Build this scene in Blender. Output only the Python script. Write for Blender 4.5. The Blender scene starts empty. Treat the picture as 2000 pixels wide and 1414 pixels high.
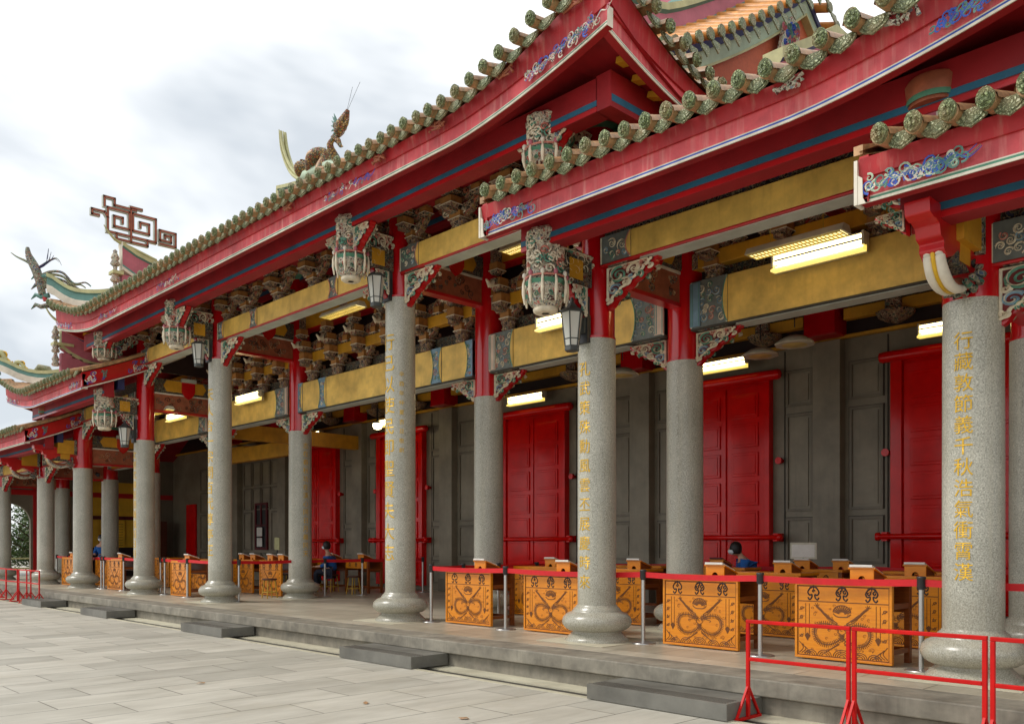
import bpy, bmesh, math, random
from mathutils import Vector, Matrix, noise
R = math.radians
random.seed(7)
SC = bpy.context.scene
COL = SC.collection
# ------------------------------------------------------------------ camera, sky, sun, exposure
cam_d = bpy.data.cameras.new("camera"); cam = bpy.data.objects.new("camera", cam_d); COL.objects.link(cam)
cam.location = (0, -9, 1.28); cam.rotation_euler = (R(90), 0, R(45.89))
cam_d.sensor_width = 36; cam_d.lens = 30.6; cam_d.shift_y = 0.179; cam_d.clip_end = 2000
SC.camera = cam
W = bpy.data.worlds.new("World"); SC.world = W; W.use_nodes = True
nt = W.node_tree; nt.nodes.clear()
def _n(t, **k):
    n = nt.nodes.new(t)
    for a, b in k.items(): setattr(n, a, b)
    return n
wo = _n('ShaderNodeOutputWorld'); bg = _n('ShaderNodeBackground'); nt.links.new(bg.outputs[0], wo.inputs[0])
sky = _n('ShaderNodeTexSky'); sky.sky_type = 'NISHITA'; sky.sun_disc = False
SUN_EL, SUN_AZ = R(50), R(222)      # azimuth clockwise from +Y
sky.sun_elevation = SUN_EL; sky.sun_rotation = SUN_AZ
tc = _n('ShaderNodeTexCoord'); mp = _n('ShaderNodeMapping'); mp.inputs['Scale'].default_value = (1.5, 1.5, 3.6)
mp.inputs['Location'].default_value = (0.35, 0.1, 0.62)
nt.links.new(tc.outputs['Generated'], mp.inputs[0])
nz = _n('ShaderNodeTexNoise'); nz.inputs['Scale'].default_value = 1.25; nz.inputs['Detail'].default_value = 5; nz.inputs['Roughness'].default_value = .5; nz.inputs['Distortion'].default_value = .35
nt.links.new(mp.outputs[0], nz.inputs['Vector'])
cr = _n('ShaderNodeValToRGB'); cr.color_ramp.elements[0].position = .40; cr.color_ramp.elements[0].color = (.53, .57, .61, 1)
cr.color_ramp.elements[1].position = .60; cr.color_ramp.elements[1].color = (1.05, 1.05, 1.05, 1)
e = cr.color_ramp.elements.new(.51); e.color = (.86, .88, .89, 1)
nt.links.new(nz.outputs[0], cr.inputs[0])
sm = _n('ShaderNodeMix', data_type='RGBA', blend_type='MULTIPLY'); sm.inputs[0].default_value = 1; sm.inputs[7].default_value = (.1, .1, .1, 1)
nt.links.new(sky.outputs[0], sm.inputs[6])
mx = _n('ShaderNodeMix', data_type='RGBA'); mx.inputs[0].default_value = .93
nt.links.new(sm.outputs[2], mx.inputs[6]); nt.links.new(cr.outputs[0], mx.inputs[7])
nt.links.new(mx.outputs[2], bg.inputs[0]); bg.inputs[1].default_value = 1.0
sd = bpy.data.lights.new("sun", 'SUN'); sd.energy = 1.5; sd.angle = R(18); sd.color = (1, .96, .9)
sun = bpy.data.objects.new("sun", sd); COL.objects.link(sun)
sv = Vector((math.sin(SUN_AZ) * math.cos(SUN_EL), math.cos(SUN_AZ) * math.cos(SUN_EL), math.sin(SUN_EL)))
sun.rotation_euler = sv.to_track_quat('Z', 'Y').to_euler(); sun.location = (0, -30, 40)
SC.view_settings.view_transform = 'Standard'; SC.view_settings.look = 'None'; SC.view_settings.exposure = 0.47; SC.view_settings.gamma = 1
SC.cycles.max_bounces = 7; SC.cycles.diffuse_bounces = 5; SC.cycles.glossy_bounces = 3; SC.cycles.sample_clamp_indirect = 4

# ------------------------------------------------------------------ materials
def srgb(r, g, b):
    f = lambda c: (c / 255 / 12.92) if c / 255 <= .04045 else ((c / 255 + .055) / 1.055) ** 2.4
    return (f(r), f(g), f(b), 1)
class MT:
    def __init__(s, name):
        s.m = bpy.data.materials.new(name); s.m.use_nodes = True; s.t = s.m.node_tree
        s.b = s.t.nodes['Principled BSDF']; s.L = s.t.links.new
        s.tc = s.t.nodes.new('ShaderNodeTexCoord')
    def n(s, t, **k):
        n = s.t.nodes.new(t)
        for a, b in k.items(): setattr(n, a, b)
        return n
    def vec(s, scale=(1, 1, 1), rot=(0, 0, 0)):
        m = s.n('ShaderNodeMapping'); m.inputs['Scale'].default_value = scale; m.inputs['Rotation'].default_value = rot
        s.L(s.tc.outputs['Object'], m.inputs[0]); return m.outputs[0]
    def noise(s, scale, detail=4, rough=.55, v=None, dist=0):
        n = s.n('ShaderNodeTexNoise'); n.inputs['Scale'].default_value = scale; n.inputs['Detail'].default_value = detail
        n.inputs['Roughness'].default_value = rough; n.inputs['Distortion'].default_value = dist
        s.L(v or s.tc.outputs['Object'], n.inputs['Vector']); return n.outputs[0]
    def ramp(s, f, stops, interp='LINEAR'):
        r = s.n('ShaderNodeValToRGB'); r.color_ramp.interpolation = interp
        el = r.color_ramp.elements
        while len(el) < len(stops): el.new(.5)
        for e, (p, c) in zip(el, stops):
            e.position = p; e.color = c if len(c) == 4 else (*c, 1)
        s.L(f, r.inputs[0]); return r.outputs[0]
    def mix(s, f, a, b, mode='MIX'):
        m = s.n('ShaderNodeMix', data_type='RGBA', blend_type=mode)
        for i, x in ((0, f), (6, a), (7, b)):
            if hasattr(x, 'links') or hasattr(x, 'is_output'): s.L(x, m.inputs[i])
            else: m.inputs[i].default_value = x
        return m.outputs[2]
    def bump(s, h, st=.3, d=.01):
        b = s.n('ShaderNodeBump'); b.inputs['Strength'].default_value = st; b.inputs['Distance'].default_value = d
        s.L(h, b.inputs['Height']); s.L(b.outputs[0], s.b.inputs['Normal'])
    def col(s, x):
        if hasattr(x, 'is_output'): s.L(x, s.b.inputs['Base Color'])
        else: s.b.inputs['Base Color'].default_value = x
        return s
    def rough(s, r, met=0, coat=0):
        s.b.inputs['Roughness'].default_value = r; s.b.inputs['Metallic'].default_value = met; s.b.inputs['Coat Weight'].default_value = coat; s.b.inputs['Coat Roughness'].default_value = .08
        return s
def sc(c, k): return (c[0] * k, c[1] * k, c[2] * k, 1)
def worn(name, c, rough=.5, var=.25, scale=3, streak=0, streak_col=None, bump=.08, coat=0, speck=40):
    m = MT(name)
    a = m.noise(scale, 6, .6)
    x = m.ramp(a, [(.3, sc(c, 1 - var)), (.7, sc(c, 1 + var * .6))])
    if streak:
        v = m.vec((9, 9, .55)); s_ = m.noise(1.6, 4, .6, v)
        f = m.ramp(s_, [(.52, (0, 0, 0, 1)), (.72, (streak,) * 3 + (1,))])
        x = m.mix(f, x, streak_col or sc(c, 1.8))
    x = m.mix(1, x, m.ramp(m.noise(.9, 5, .65), [(.34, (.80, .78, .76, 1)), (.62, (1.04, 1.04, 1.04, 1))]), 'MULTIPLY')
    b = m.noise(speck, 3, .6); m.bump(b, bump, .01)
    m.col(x).rough(rough, 0, coat); return m.m
def ornate(name, pal, scale=22, edge=(.62, .56, .46, 1), gap=.09, dark=None, bump=.8, rough=.55, dist=.9):
    """painted carving: curling cells of colour with pale outlines"""
    m = MT(name)
    w = m.n('ShaderNodeTexNoise'); w.inputs['Scale'].default_value = scale * .35; w.inputs['Detail'].default_value = 2
    m.L(m.tc.outputs['Object'], w.inputs['Vector'])
    vm = m.n('ShaderNodeVectorMath', operation='MULTIPLY_ADD'); m.L(w.outputs['Color'], vm.inputs[0])
    vm.inputs[1].default_value = (dist * 4.5 / scale,) * 3; m.L(m.tc.outputs['Object'], vm.inputs[2])
    ve = m.n('ShaderNodeTexVoronoi', feature='DISTANCE_TO_EDGE'); ve.inputs['Scale'].default_value = scale; m.L(vm.outputs[0], ve.inputs['Vector'])
    vc = m.n('ShaderNodeTexVoronoi'); vc.inputs['Scale'].default_value = scale; m.L(vm.outputs[0], vc.inputs['Vector'])
    sep = m.n('ShaderNodeSeparateColor'); m.L(vc.outputs['Color'], sep.inputs[0])
    st = [(i / len(pal), p) for i, p in enumerate(pal)]
    x = m.ramp(sep.outputs[0], st, 'CONSTANT')
    f = m.ramp(ve.outputs['Distance'], [(gap * .6, (1, 1, 1, 1)), (gap, (0, 0, 0, 1))])
    x = m.mix(f, x, edge)
    if dark:
        f2 = m.ramp(sep.outputs[1], [(.72, (0, 0, 0, 1)), (.74, (1, 1, 1, 1))])
        inv = m.ramp(ve.outputs['Distance'], [(gap, (0, 0, 0, 1)), (gap * 1.5, (1, 1, 1, 1))])
        x = m.mix(m.mix(1, f2, inv, 'MULTIPLY'), x, dark)
    d = m.ramp(m.noise(2.2, 4), [(.3, (.72, .70, .66, 1)), (.7, (1, 1, 1, 1))])
    x = m.mix(1, x, d, 'MULTIPLY')
    h = m.ramp(ve.outputs['Distance'], [(0, (1, 1, 1, 1)), (gap * 2, (0, 0, 0, 1))]); m.bump(h, bump, .02)
    m.col(x).rough(rough); return m.m
CREAM = srgb(205, 192, 160); TEAL = srgb(60, 120, 100); PINKP = srgb(190, 100, 90); BLUE = srgb(60, 84, 150); OCH = srgb(190, 140, 60); DK = srgb(38, 30, 28); REDC = srgb(150, 28, 24)
M = {}
def granite():
    m = MT('granite'); a = m.noise(72, 3, .8); x = m.ramp(a, [(.30, srgb(122, 120, 112)), (.46, srgb(174, 172, 160)), (.56, srgb(198, 195, 183)), (.72, srgb(234, 231, 219))])
    b = m.noise(1.3, 5, .6); y = m.ramp(b, [(.3, (.74, .74, .70, 1)), (.7, (1.0, 1.0, .97, 1))]); x = m.mix(1, x, y, 'MULTIPLY')
    v = m.vec((7, 7, .5)); s = m.noise(1.4, 5, .6, v); x = m.mix(m.ramp(s, [(.5, (0, 0, 0, 1)), (.78, (.45, .45, .45, 1))]), x, srgb(196, 190, 168))
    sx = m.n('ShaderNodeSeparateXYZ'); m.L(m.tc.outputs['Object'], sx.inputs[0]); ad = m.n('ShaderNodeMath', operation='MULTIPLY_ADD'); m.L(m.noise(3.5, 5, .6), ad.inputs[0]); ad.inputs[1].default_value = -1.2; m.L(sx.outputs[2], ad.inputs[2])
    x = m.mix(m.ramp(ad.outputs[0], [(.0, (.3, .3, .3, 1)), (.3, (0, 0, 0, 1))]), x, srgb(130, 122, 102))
    m.bump(a, .12, .004); m.col(x).rough(.34); return m.m
M['granite'] = granite()
M['gpolish'] = granite(); M['gpolish'].name = 'granite_polished'; M['gpolish'].node_tree.nodes['Principled BSDF'].inputs['Roughness'].default_value = .24
def red_gloss(name, c, rough=.22):
    m = MT(name); a = m.noise(2.5, 5); x = m.ramp(a, [(.3, sc(c, .8)), (.75, sc(c, 1.12))]); m.bump(m.noise(14, 3), .06, .01)
    m.col(x).rough(rough, 0, .35); return m.m
M['red'] = red_gloss('red_lacquer', srgb(190, 16, 22), .35)
M['redcol'] = red_gloss('red_column_lacquer', srgb(196, 10, 20), .2)
M['door'] = red_gloss('red_door_paint', srgb(222, 8, 4), .2); M['door'].node_tree.nodes['Principled BSDF'].inputs['Coat Weight'].default_value = .12; M['door'].node_tree.nodes['Principled BSDF'].inputs['Specular IOR Level'].default_value = .32
M['reddk'] = worn('deep_red_paint', srgb(156, 22, 30), .6, .25, 2)
M['fascia'] = worn('weathered_red_fascia', srgb(214, 84, 90), .6, .38, 2.2, .6, srgb(226, 150, 142), .1)
M['fasciadk'] = worn('cornice_red', srgb(180, 36, 42), .6, .3, 2, .5, srgb(190, 124, 110))
M['gold'] = worn('golden_beam_paint', srgb(238, 196, 98), .5, .32, 2.6, .3, srgb(196, 150, 70), .06)
M['golddk'] = worn('ochre_beam_paint', srgb(214, 156, 38), .5, .25, 2, .2, srgb(160, 110, 30))
M['blue'] = worn('blue_stripe_paint', srgb(38, 104, 134), .55, .3, 2)
M['white'] = worn('cream_line_paint', srgb(226, 218, 200), .6, .15, 6)
M['green'] = worn('green_line_paint', srgb(88, 148, 120), .6, .2, 6)
M['cobalt'] = worn('cobalt_line_paint', srgb(56, 92, 186), .6, .2, 6)
M['pale'] = worn('pale_underside_paint', srgb(186, 190, 178), .6, .15, 3)
M['pink'] = worn('pink_ridge_plaster', srgb(186, 104, 118), .7, .15, 3, .3, srgb(150, 90, 96))
M['cap'] = worn('olive_cream_cap', srgb(190, 188, 138), .6, .2, 5)
M['teal'] = worn('teal_moulding', srgb(96, 140, 130), .6, .2, 5)
M['orangewall'] = worn('orange_gable_plaster', srgb(196, 98, 62), .7, .12, 14)
M['paleg'] = worn('pale_green_board', srgb(176, 196, 170), .6, .15, 4)
M['navy'] = worn('navy_paint', srgb(46, 50, 96), .6, .2, 5)
M['barrel'] = worn('ochre_glazed_barrel_tile', srgb(188, 146, 104), .45, .5, 7, .9, srgb(122, 122, 94), .15)
M['roofflat'] = worn('ochre_pan_tile', srgb(150, 104, 66), .5, .3, 9)
def tilegreen(name, a, b, e):
    m = MT(name); v = m.n('ShaderNodeTexVoronoi', feature='DISTANCE_TO_EDGE'); v.inputs['Scale'].default_value = 34
    nn = m.n('ShaderNodeTexNoise'); nn.inputs['Scale'].default_value = 12; m.L(m.tc.outputs['Object'], nn.inputs[0])
    vm = m.n('ShaderNodeVectorMath', operation='MULTIPLY_ADD'); m.L(nn.outputs['Color'], vm.inputs[0]); vm.inputs[1].default_value = (.12,) * 3; m.L(m.tc.outputs['Object'], vm.inputs[2]); m.L(vm.outputs[0], v.inputs['Vector'])
    x = m.ramp(v.outputs['Distance'], [(.05, a), (.25, b)]); x = m.mix(m.ramp(m.noise(5, 5), [(.45, (0, 0, 0, 1)), (.68, (.8, .8, .8, 1))]), x, e)
    m.bump(m.ramp(v.outputs['Distance'], [(0, (0, 0, 0, 1)), (.3, (1, 1, 1, 1))]), .7, .02); m.col(x).rough(.45); return m.m
M['disc'] = tilegreen('green_glazed_tile_end', srgb(90, 100, 64), srgb(156, 170, 118), srgb(160, 134, 94))
M['drip'] = tilegreen('grey_green_drip_tile', srgb(98, 106, 76), srgb(172, 180, 138), srgb(160, 142, 104))
M['stone'] = worn('grey_brown_stone_wall', srgb(140, 131, 112), .5, .28, 1.2, .3, srgb(110, 104, 90), .08, 0, 60)
M['stonedk'] = worn('dark_stone_wall', srgb(122, 113, 96), .5, .2, 1.2, .3, srgb(90, 84, 72))
M['joint'] = worn('dark_joint', srgb(72, 67, 58), .8)
M['yellowwall'] = worn('yellow_plaster_wall', srgb(232, 184, 50), .6, .12, 1.5)
M['brown'] = worn('brown_timber', srgb(84, 44, 24), .5, .25, 4)
M['dark'] = worn('dark_timber_and_shade', srgb(44, 26, 24), .7, .3, 2)  # timber wall, and sheets whose dark colour stands in for interior shade
M['orn'] = ornate('carved_mixed_colours', [TEAL, srgb(150, 104, 92), srgb(150, 142, 120), srgb(120, 116, 96), srgb(136, 60, 50), srgb(84, 100, 130), srgb(110, 120, 108)], 19, srgb(186, 178, 154), .085, DK)
M['ornpale'] = ornate('carved_pale_colours', [srgb(214, 196, 172), srgb(160, 180, 156), srgb(222, 210, 184), srgb(206, 130, 118), srgb(224, 214, 190), srgb(140, 150, 160)], 26, srgb(238, 230, 210), .12, srgb(90, 40, 36))
M['orndk'] = ornate('carved_brown_colours', [srgb(158, 104, 82), srgb(170, 134, 80), srgb(126, 84, 74), srgb(150, 120, 104), srgb(104, 112, 96)], 20, srgb(206, 178, 148), .09, DK)
M['ornblue'] = ornate('painted_blue_band', [srgb(130, 158, 172), srgb(112, 142, 166), srgb(160, 176, 174), srgb(146, 150, 146)], 15, srgb(190, 200, 198), .07)
M['ornfrieze'] = ornate('painted_dark_frieze', [srgb(60, 80, 78), srgb(110, 60, 50), srgb(80, 74, 60), srgb(50, 60, 84)], 24, srgb(160, 150, 120), .09, DK)
M['greyband'] = worn('grey_painted_ground', srgb(112, 118, 112), .6, .3, 8)
M['blueband'] = worn('pale_blue_painted_ground', srgb(122, 152, 170), .6, .25, 6)
M['pinkpale'] = worn('pale_pink_painted_ground', srgb(214, 186, 164), .6, .2, 4)
M['bracgold'] = worn('brown_ochre_bracket_block', srgb(176, 122, 62), .6, .3, 8)
M['carvebase'] = worn('maroon_carving_ground', srgb(104, 26, 24), .7, .4, 12)
M['tealcarve'] = worn('teal_carving', srgb(96, 150, 128), .55, .3, 14)
M['creamcarve'] = worn('cream_carving', srgb(232, 220, 194), .6, .2, 14)
M['pinkcarve'] = worn('pink_carving', srgb(206, 128, 112), .6, .3, 14)
M['bluecarve'] = worn('pale_blue_carving', srgb(134, 166, 186), .6, .25, 14)
M['dragongold'] = ornate('golden_brown_scales', [srgb(176, 136, 70), srgb(150, 104, 60), srgb(120, 130, 96), srgb(196, 160, 96), srgb(170, 92, 56)], 16, srgb(84, 66, 44), .12, None, .9, .5, .2)
M['orangetile'] = worn('orange_glazed_barrel_tile', srgb(228, 156, 78), .4, .4, 6)
M['salmon'] = worn('salmon_carved_panel', srgb(168, 96, 66), .6, .3, 8)
M['leafgold'] = worn('gold_leaf_letters', srgb(222, 176, 40), .4, .1, 20)
M['leafgold'].node_tree.nodes['Principled BSDF'].inputs['Metallic'].default_value = .25
def deskwood(name, c1, c2):
    m = MT(name); v = m.vec((1.2, 1.2, 14)); a = m.noise(2.2, 5, .6, v, 1.5); x = m.ramp(a, [(.3, c1), (.7, c2)])
    x = m.mix(m.ramp(m.noise(3, 3), [(.35, (0, 0, 0, 1)), (.75, (.5, .5, .5, 1))]), x, sc(c1, .75))
    m.bump(a, .05, .01); m.col(x).rough(.38, 0, .2); return m.m
M['desk'] = deskwood('honey_varnished_wood', srgb(212, 122, 0), srgb(232, 146, 6))
M['deskdk'] = deskwood('chestnut_varnished_wood', srgb(118, 56, 14), srgb(150, 78, 24))
M['engrave'] = worn('burnt_brown_engraving', srgb(112, 62, 8), .6, .2, 30)
M['engrave2'] = worn('light_brown_engraving', srgb(164, 96, 8), .6, .2, 30)
M['emblem'] = worn('black_inlay', srgb(44, 22, 18), .5, .2, 30)
M['steel'] = MT('brushed_steel').col(srgb(188, 186, 182)).rough(.3, .85).m
M['steeldk'] = MT('dark_metal').col(srgb(66, 66, 68)).rough(.45, .5).m
M['tape'] = worn('red_webbing', srgb(214, 18, 28), .6, .1, 20)
M['rail'] = worn('red_painted_tube', srgb(206, 16, 12), .45, .15, 8, 0, None, .05); M['rail'].node_tree.nodes['Principled BSDF'].inputs['Specular IOR Level'].default_value = .25
M['paper'] = worn('white_paper', srgb(232, 228, 220), .7, .05, 20)
M['bookred'] = worn('maroon_book_cover', srgb(96, 18, 28), .6)
M['blackp'] = worn('black_plastic', srgb(30, 30, 32), .5)
M['housing'] = worn('white_lamp_housing', srgb(214, 208, 186), .5)
M['lglass'] = MT('frosted_lantern_glass').col(srgb(206, 206, 196)).rough(.35).m
M['iron'] = worn('grey_bronze_iron', srgb(74, 78, 76), .5, .25, 8)
M['skin'] = worn('skin', srgb(206, 160, 134), .5, .05, 8); M['hair'] = worn('black_hair', srgb(26, 22, 22), .5, .2, 40)
M['bluecloth'] = worn('bright_blue_cloth', srgb(24, 96, 176), .8, .15, 10); M['trousers'] = worn('dark_trousers', srgb(38, 42, 60), .8); M['mask'] = worn('white_face_mask', srgb(220, 228, 232), .8, .03)
M['yellowmetal'] = worn('yellow_painted_metal', srgb(204, 164, 50), .4)
def emis(name, c, k):
    m = MT(name); m.col((.8, .8, .8, 1)); m.b.inputs['Emission Color'].default_value = c; m.b.inputs['Emission Strength'].default_value = k; return m.m
M['tube'] = emis('fluorescent_tube', (1, .84, .42, 1), 7)
M['louver'] = emis('lit_louver', (1, .82, .34, 1), 1.1)
M['reflector_glow'] = emis('yellow_reflector_glow', (1, .72, .12, 1), .8)  # tube light on the reflector wing, put in as its own glow
M['bulb'] = emis('warm_bulb', (1, .82, .4, 1), 8)
M['reflector'] = worn('yellowed_reflector', srgb(230, 208, 120), .4)
def paving(name, c1, c2, mort, w, h, rot=True, k=1.0):
    m = MT(name); v = m.vec((1, 1, 1), (0, 0, R(90) if rot else 0))
    def brick(a, b, bias):
        br = m.n('ShaderNodeTexBrick'); br.offset = .42; br.inputs['Scale'].default_value = 1; br.inputs['Brick Width'].default_value = w; br.inputs['Row Height'].default_value = h
        br.inputs['Mortar Size'].default_value = .009; br.inputs['Mortar Smooth'].default_value = .2; br.inputs['Bias'].default_value = bias
        br.inputs['Color1'].default_value = a; br.inputs['Color2'].default_value = b; br.inputs['Mortar'].default_value = mort
        m.L(v, br.inputs['Vector']); return br
    br = brick(c1, c2, -.25)
    x = m.mix(m.ramp(m.noise(.5, 6, .6), [(.35, (.0,) * 3), (.75, (.55,) * 3)]), br.outputs[0], sc(c1, .86))
    vv = m.vec((1, .28, 1)); x = m.mix(1, x, m.ramp(m.noise(3.2, 7, .65, vv), [(.3, (.74, .72, .68)), (.7, (1.06, 1.05, 1.03))]), 'MULTIPLY')
    x = m.mix(m.ramp(m.noise(1.1, 4, .6), [(.6, (0,) * 3), (.8, (.4,) * 3)]), x, sc((c1[0], c1[1] * .93, c1[2] * .8, 1), .8))
    m.bump(m.noise(30, 4), .08, .004); m.col(x).rough(.62 * k); return m.m
M['paving'] = paving('granite_paving', srgb(194, 190, 178), srgb(158, 155, 144), srgb(104, 100, 90), 1.25, .66)
M['floor'] = paving('platform_floor_slabs', srgb(192, 184, 166), srgb(150, 142, 124), srgb(100, 94, 84), 1.25, .6, False, .62)
M['kerb'] = worn('weathered_granite_kerb', srgb(140, 134, 120), .65, .45, 3.5, .3, srgb(92, 86, 74), .12, 0, 50)
M['step'] = worn('dark_granite_step', srgb(112, 110, 102), .55, .3, 2.5, 0, None, .12, 0, 50)
M['gutter'] = worn('dark_gutter_stone', srgb(66, 62, 54), .7, .25, 3)
M['palekerb'] = worn('pale_kerb_line', srgb(196, 190, 166), .7, .15, 3)
M['leaf'] = worn('foliage', (.08, .15, .03, 1), .6, .5, 3); M['leaf2'] = worn('pale_foliage', (.16, .2, .08, 1), .6, .4, 3); M['bark'] = worn('bark', (.12, .09, .06, 1), .8)

# ------------------------------------------------------------------ mesh builder
class MB:
    def __init__(s): s.v = []; s.f = []; s.mi = []; s.mats = []; s.sm = []
    def m(s, k):
        mt = M[k]
        if mt not in s.mats: s.mats.append(mt)
        return s.mats.index(mt)
    def add(s, vs, fs, k, smooth=False):
        o = len(s.v); i = s.m(k); s.v += [tuple(p) for p in vs]
        for f in fs: s.f.append(tuple(o + a for a in f)); s.mi.append(i); s.sm.append(smooth)
        return s
    def box(s, x0, x1, y0, y1, z0, z1, k):
        v = [(x, y, z) for z in (z0, z1) for y in (y0, y1) for x in (x0, x1)]
        return s.add(v, [(0, 2, 3, 1), (4, 5, 7, 6), (0, 1, 5, 4), (2, 6, 7, 3), (0, 4, 6, 2), (1, 3, 7, 5)], k)
    def fbox(s, F, a0, a1, b0, b1, c0, c1, k):
        v = [F(a, b, c) for c in (c0, c1) for b in (b0, b1) for a in (a0, a1)]
        return s.add(v, [(0, 2, 3, 1), (4, 5, 7, 6), (0, 1, 5, 4), (2, 6, 7, 3), (0, 4, 6, 2), (1, 3, 7, 5)], k)
    def bar(s, p, q, w, h, k, up=(0, 0, 1)):
        p, q = Vector(p), Vector(q); d = (q - p).normalized(); u = Vector(up)
        if abs(d.dot(u)) > .95: u = Vector((1, 0, 0))
        r = d.cross(u).normalized(); u = r.cross(d)
        v = [pt + r * a * w / 2 + u * b * h / 2 for pt in (p, q) for a, b in ((-1, -1), (1, -1), (1, 1), (-1, 1))]
        return s.add(v, [(3, 2, 1, 0), (4, 5, 6, 7), (0, 1, 5, 4), (1, 2, 6, 5), (2, 3, 7, 6), (3, 0, 4, 7)], k)
    def lathe(s, prof, k, c=(0, 0, 0), n=32, axis='z', smooth=True, cap=True):
        vs = []
        for r, z in prof:
            for i in range(n):
                a = 2 * math.pi * i / n; x, y = r * math.cos(a), r * math.sin(a)
                p = (x, y, z) if axis == 'z' else ((z, x, y) if axis == 'x' else (y, z, x))
                vs.append((p[0] + c[0], p[1] + c[1], p[2] + c[2]))
        fs = [(j * n + i, j * n + (i + 1) % n, (j + 1) * n + (i + 1) % n, (j + 1) * n + i) for j in range(len(prof) - 1) for i in range(n)]
        s.add(vs, fs, k, smooth)
        if cap:
            s.add(vs[:n][::-1], [tuple(range(n))], k); s.add(vs[-n:], [tuple(range(n))], k)
        return s
    def tube(s, pts, rad, k, n=8, flat=1.0, up=(0, 0, 1)):
        pts = [Vector(p) for p in pts]; N = len(pts)
        rr = rad if isinstance(rad, (list, tuple)) else [rad] * N
        vs = []; u0 = Vector(up)
        for i, p in enumerate(pts):
            d = (pts[min(i + 1, N - 1)] - pts[max(i - 1, 0)]).normalized()
            u = u0 if abs(d.dot(u0)) < .97 else Vector((1, .1, 0)); r = d.cross(u).normalized(); w = r.cross(d)
            for j in range(n):
                a = 2 * math.pi * j / n; vs.append(p + r * math.cos(a) * rr[i] + w * math.sin(a) * rr[i] * flat)
        fs = [(i * n + j, i * n + (j + 1) % n, (i + 1) * n + (j + 1) % n, (i + 1) * n + j) for i in range(N - 1) for j in range(n)]
        s.add(vs, fs, k, True); s.add(vs[:n][::-1], [tuple(range(n))], k); s.add(vs[-n:], [tuple(range(n))], k); return s
    def prism(s, poly, F, c0, c1, k, kside=None):
        n = len(poly); a = [F(x, y, c0) for x, y in poly]; b = [F(x, y, c1) for x, y in poly]
        s.add(a, [tuple(range(n))[::-1]], k); s.add(b, [tuple(range(n))], k)
        return s.add(a + b, [(i, (i + 1) % n, n + (i + 1) % n, n + i) for i in range(n)], kside or k)
    def ribbon(s, path, F, w, h, k, c=0.0, taper=True):
        """raised strip with ridge cross-section along a 2-D path in frame F"""
        N = len(path); vs = []
        for i, (x, y) in enumerate(path):
            x1, y1 = path[min(i + 1, N - 1)]; x0, y0 = path[max(i - 1, 0)]
            dx, dy = x1 - x0, y1 - y0; l = math.hypot(dx, dy) or 1; nx, ny = -dy / l, dx / l
            ww = w / 2 * (1 - (.65 * (i / (N - 1)) if taper else 0))
            vs += [F(x + nx * ww, y + ny * ww, c), F(x, y, c + h), F(x - nx * ww, y - ny * ww, c)]
        fs = []
        for i in range(N - 1):
            a = i * 3; fs += [(a, a + 1, a + 4, a + 3), (a + 1, a + 2, a + 5, a + 4)]
        return s.add(vs, fs, k, False)
    def sweep(s, path, prof, lat=None):
        """prof: list of (lateral, up, matkey of segment to next); vertical sections"""
        pts = [Vector(p) for p in path]; N = len(pts); n = len(prof); vs = []
        for i, p in enumerate(pts):
            d = pts[min(i + 1, N - 1)] - pts[max(i - 1, 0)]; d.z = 0; d.normalize(); r = lat and Vector(lat) or Vector((d.y, -d.x, 0))
            vs += [p + r * a + Vector((0, 0, b)) for a, b, _ in prof]
        for j in range(n):
            fs = [(i * n + j, (i + 1) * n + j, (i + 1) * n + (j + 1) % n, i * n + (j + 1) % n) for i in range(N - 1)]
            s.add(vs, fs, prof[j][2])
        s.add(vs[:n], [tuple(range(n))], prof[0][2]); s.add(vs[-n:], [tuple(range(n))[::-1]], prof[0][2]); return s
    def build(s, name, parent=None, bevel=0, loc=(0, 0, 0), recalc=True):
        me = bpy.data.meshes.new(name); me.from_pydata(s.v, [], s.f); 
        for mt in s.mats: me.materials.append(mt)
        me.polygons.foreach_set('material_index', s.mi); me.polygons.foreach_set('use_smooth', s.sm); me.update()
        if recalc:
            bm = bmesh.new(); bm.from_mesh(me); bmesh.ops.remove_doubles(bm, verts=bm.verts, dist=1e-5) if recalc == 2 else None
            bmesh.ops.recalc_face_normals(bm, faces=bm.faces); bm.to_mesh(me); bm.free()
        o = bpy.data.objects.new(name, me); COL.objects.link(o); o.location = loc
        if parent is not None:
            o.parent = parent
            if parent.get('world_parts'): o.matrix_parent_inverse = Matrix.Translation(-parent.location)
        if bevel:
            b = o.modifiers.new('bevel', 'BEVEL'); b.width = bevel; b.segments = 2; b.limit_method = 'ANGLE'; b.angle_limit = R(40)
        return o
def tag(o, label=None, cat=None, group=None, kind=None):
    for a, b in (('label', label), ('category', cat), ('group', group), ('kind', kind)):
        if b: o[a] = b
    return o
def empty(name, loc, rz=0, world=False):
    o = bpy.data.objects.new(name, None); COL.objects.link(o); o.location = loc; o.rotation_euler.z = rz; o.empty_display_size = .3
    if world: o['world_parts'] = 1
    return o
def dup(root, loc=None, rz=None, label=None, group=None, parent=None):
    def cp(o, par):
        c = o.copy(); COL.objects.link(c)
        if par is not None: c.parent = par
        for ch in [x for x in o.children]: cp(ch, c)
        return c
    r = cp(root, parent)
    if loc is not None: r.location = loc
    if rz is not None: r.rotation_euler.z = rz
    if label: r['label'] = label
    if group: r['group'] = group
    return r
def frame(o, u, v):
    o, u, v = Vector(o), Vector(u), Vector(v); w = u.cross(v)
    return lambda a, b, c=0: o + u * a + v * b + w * c
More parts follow.
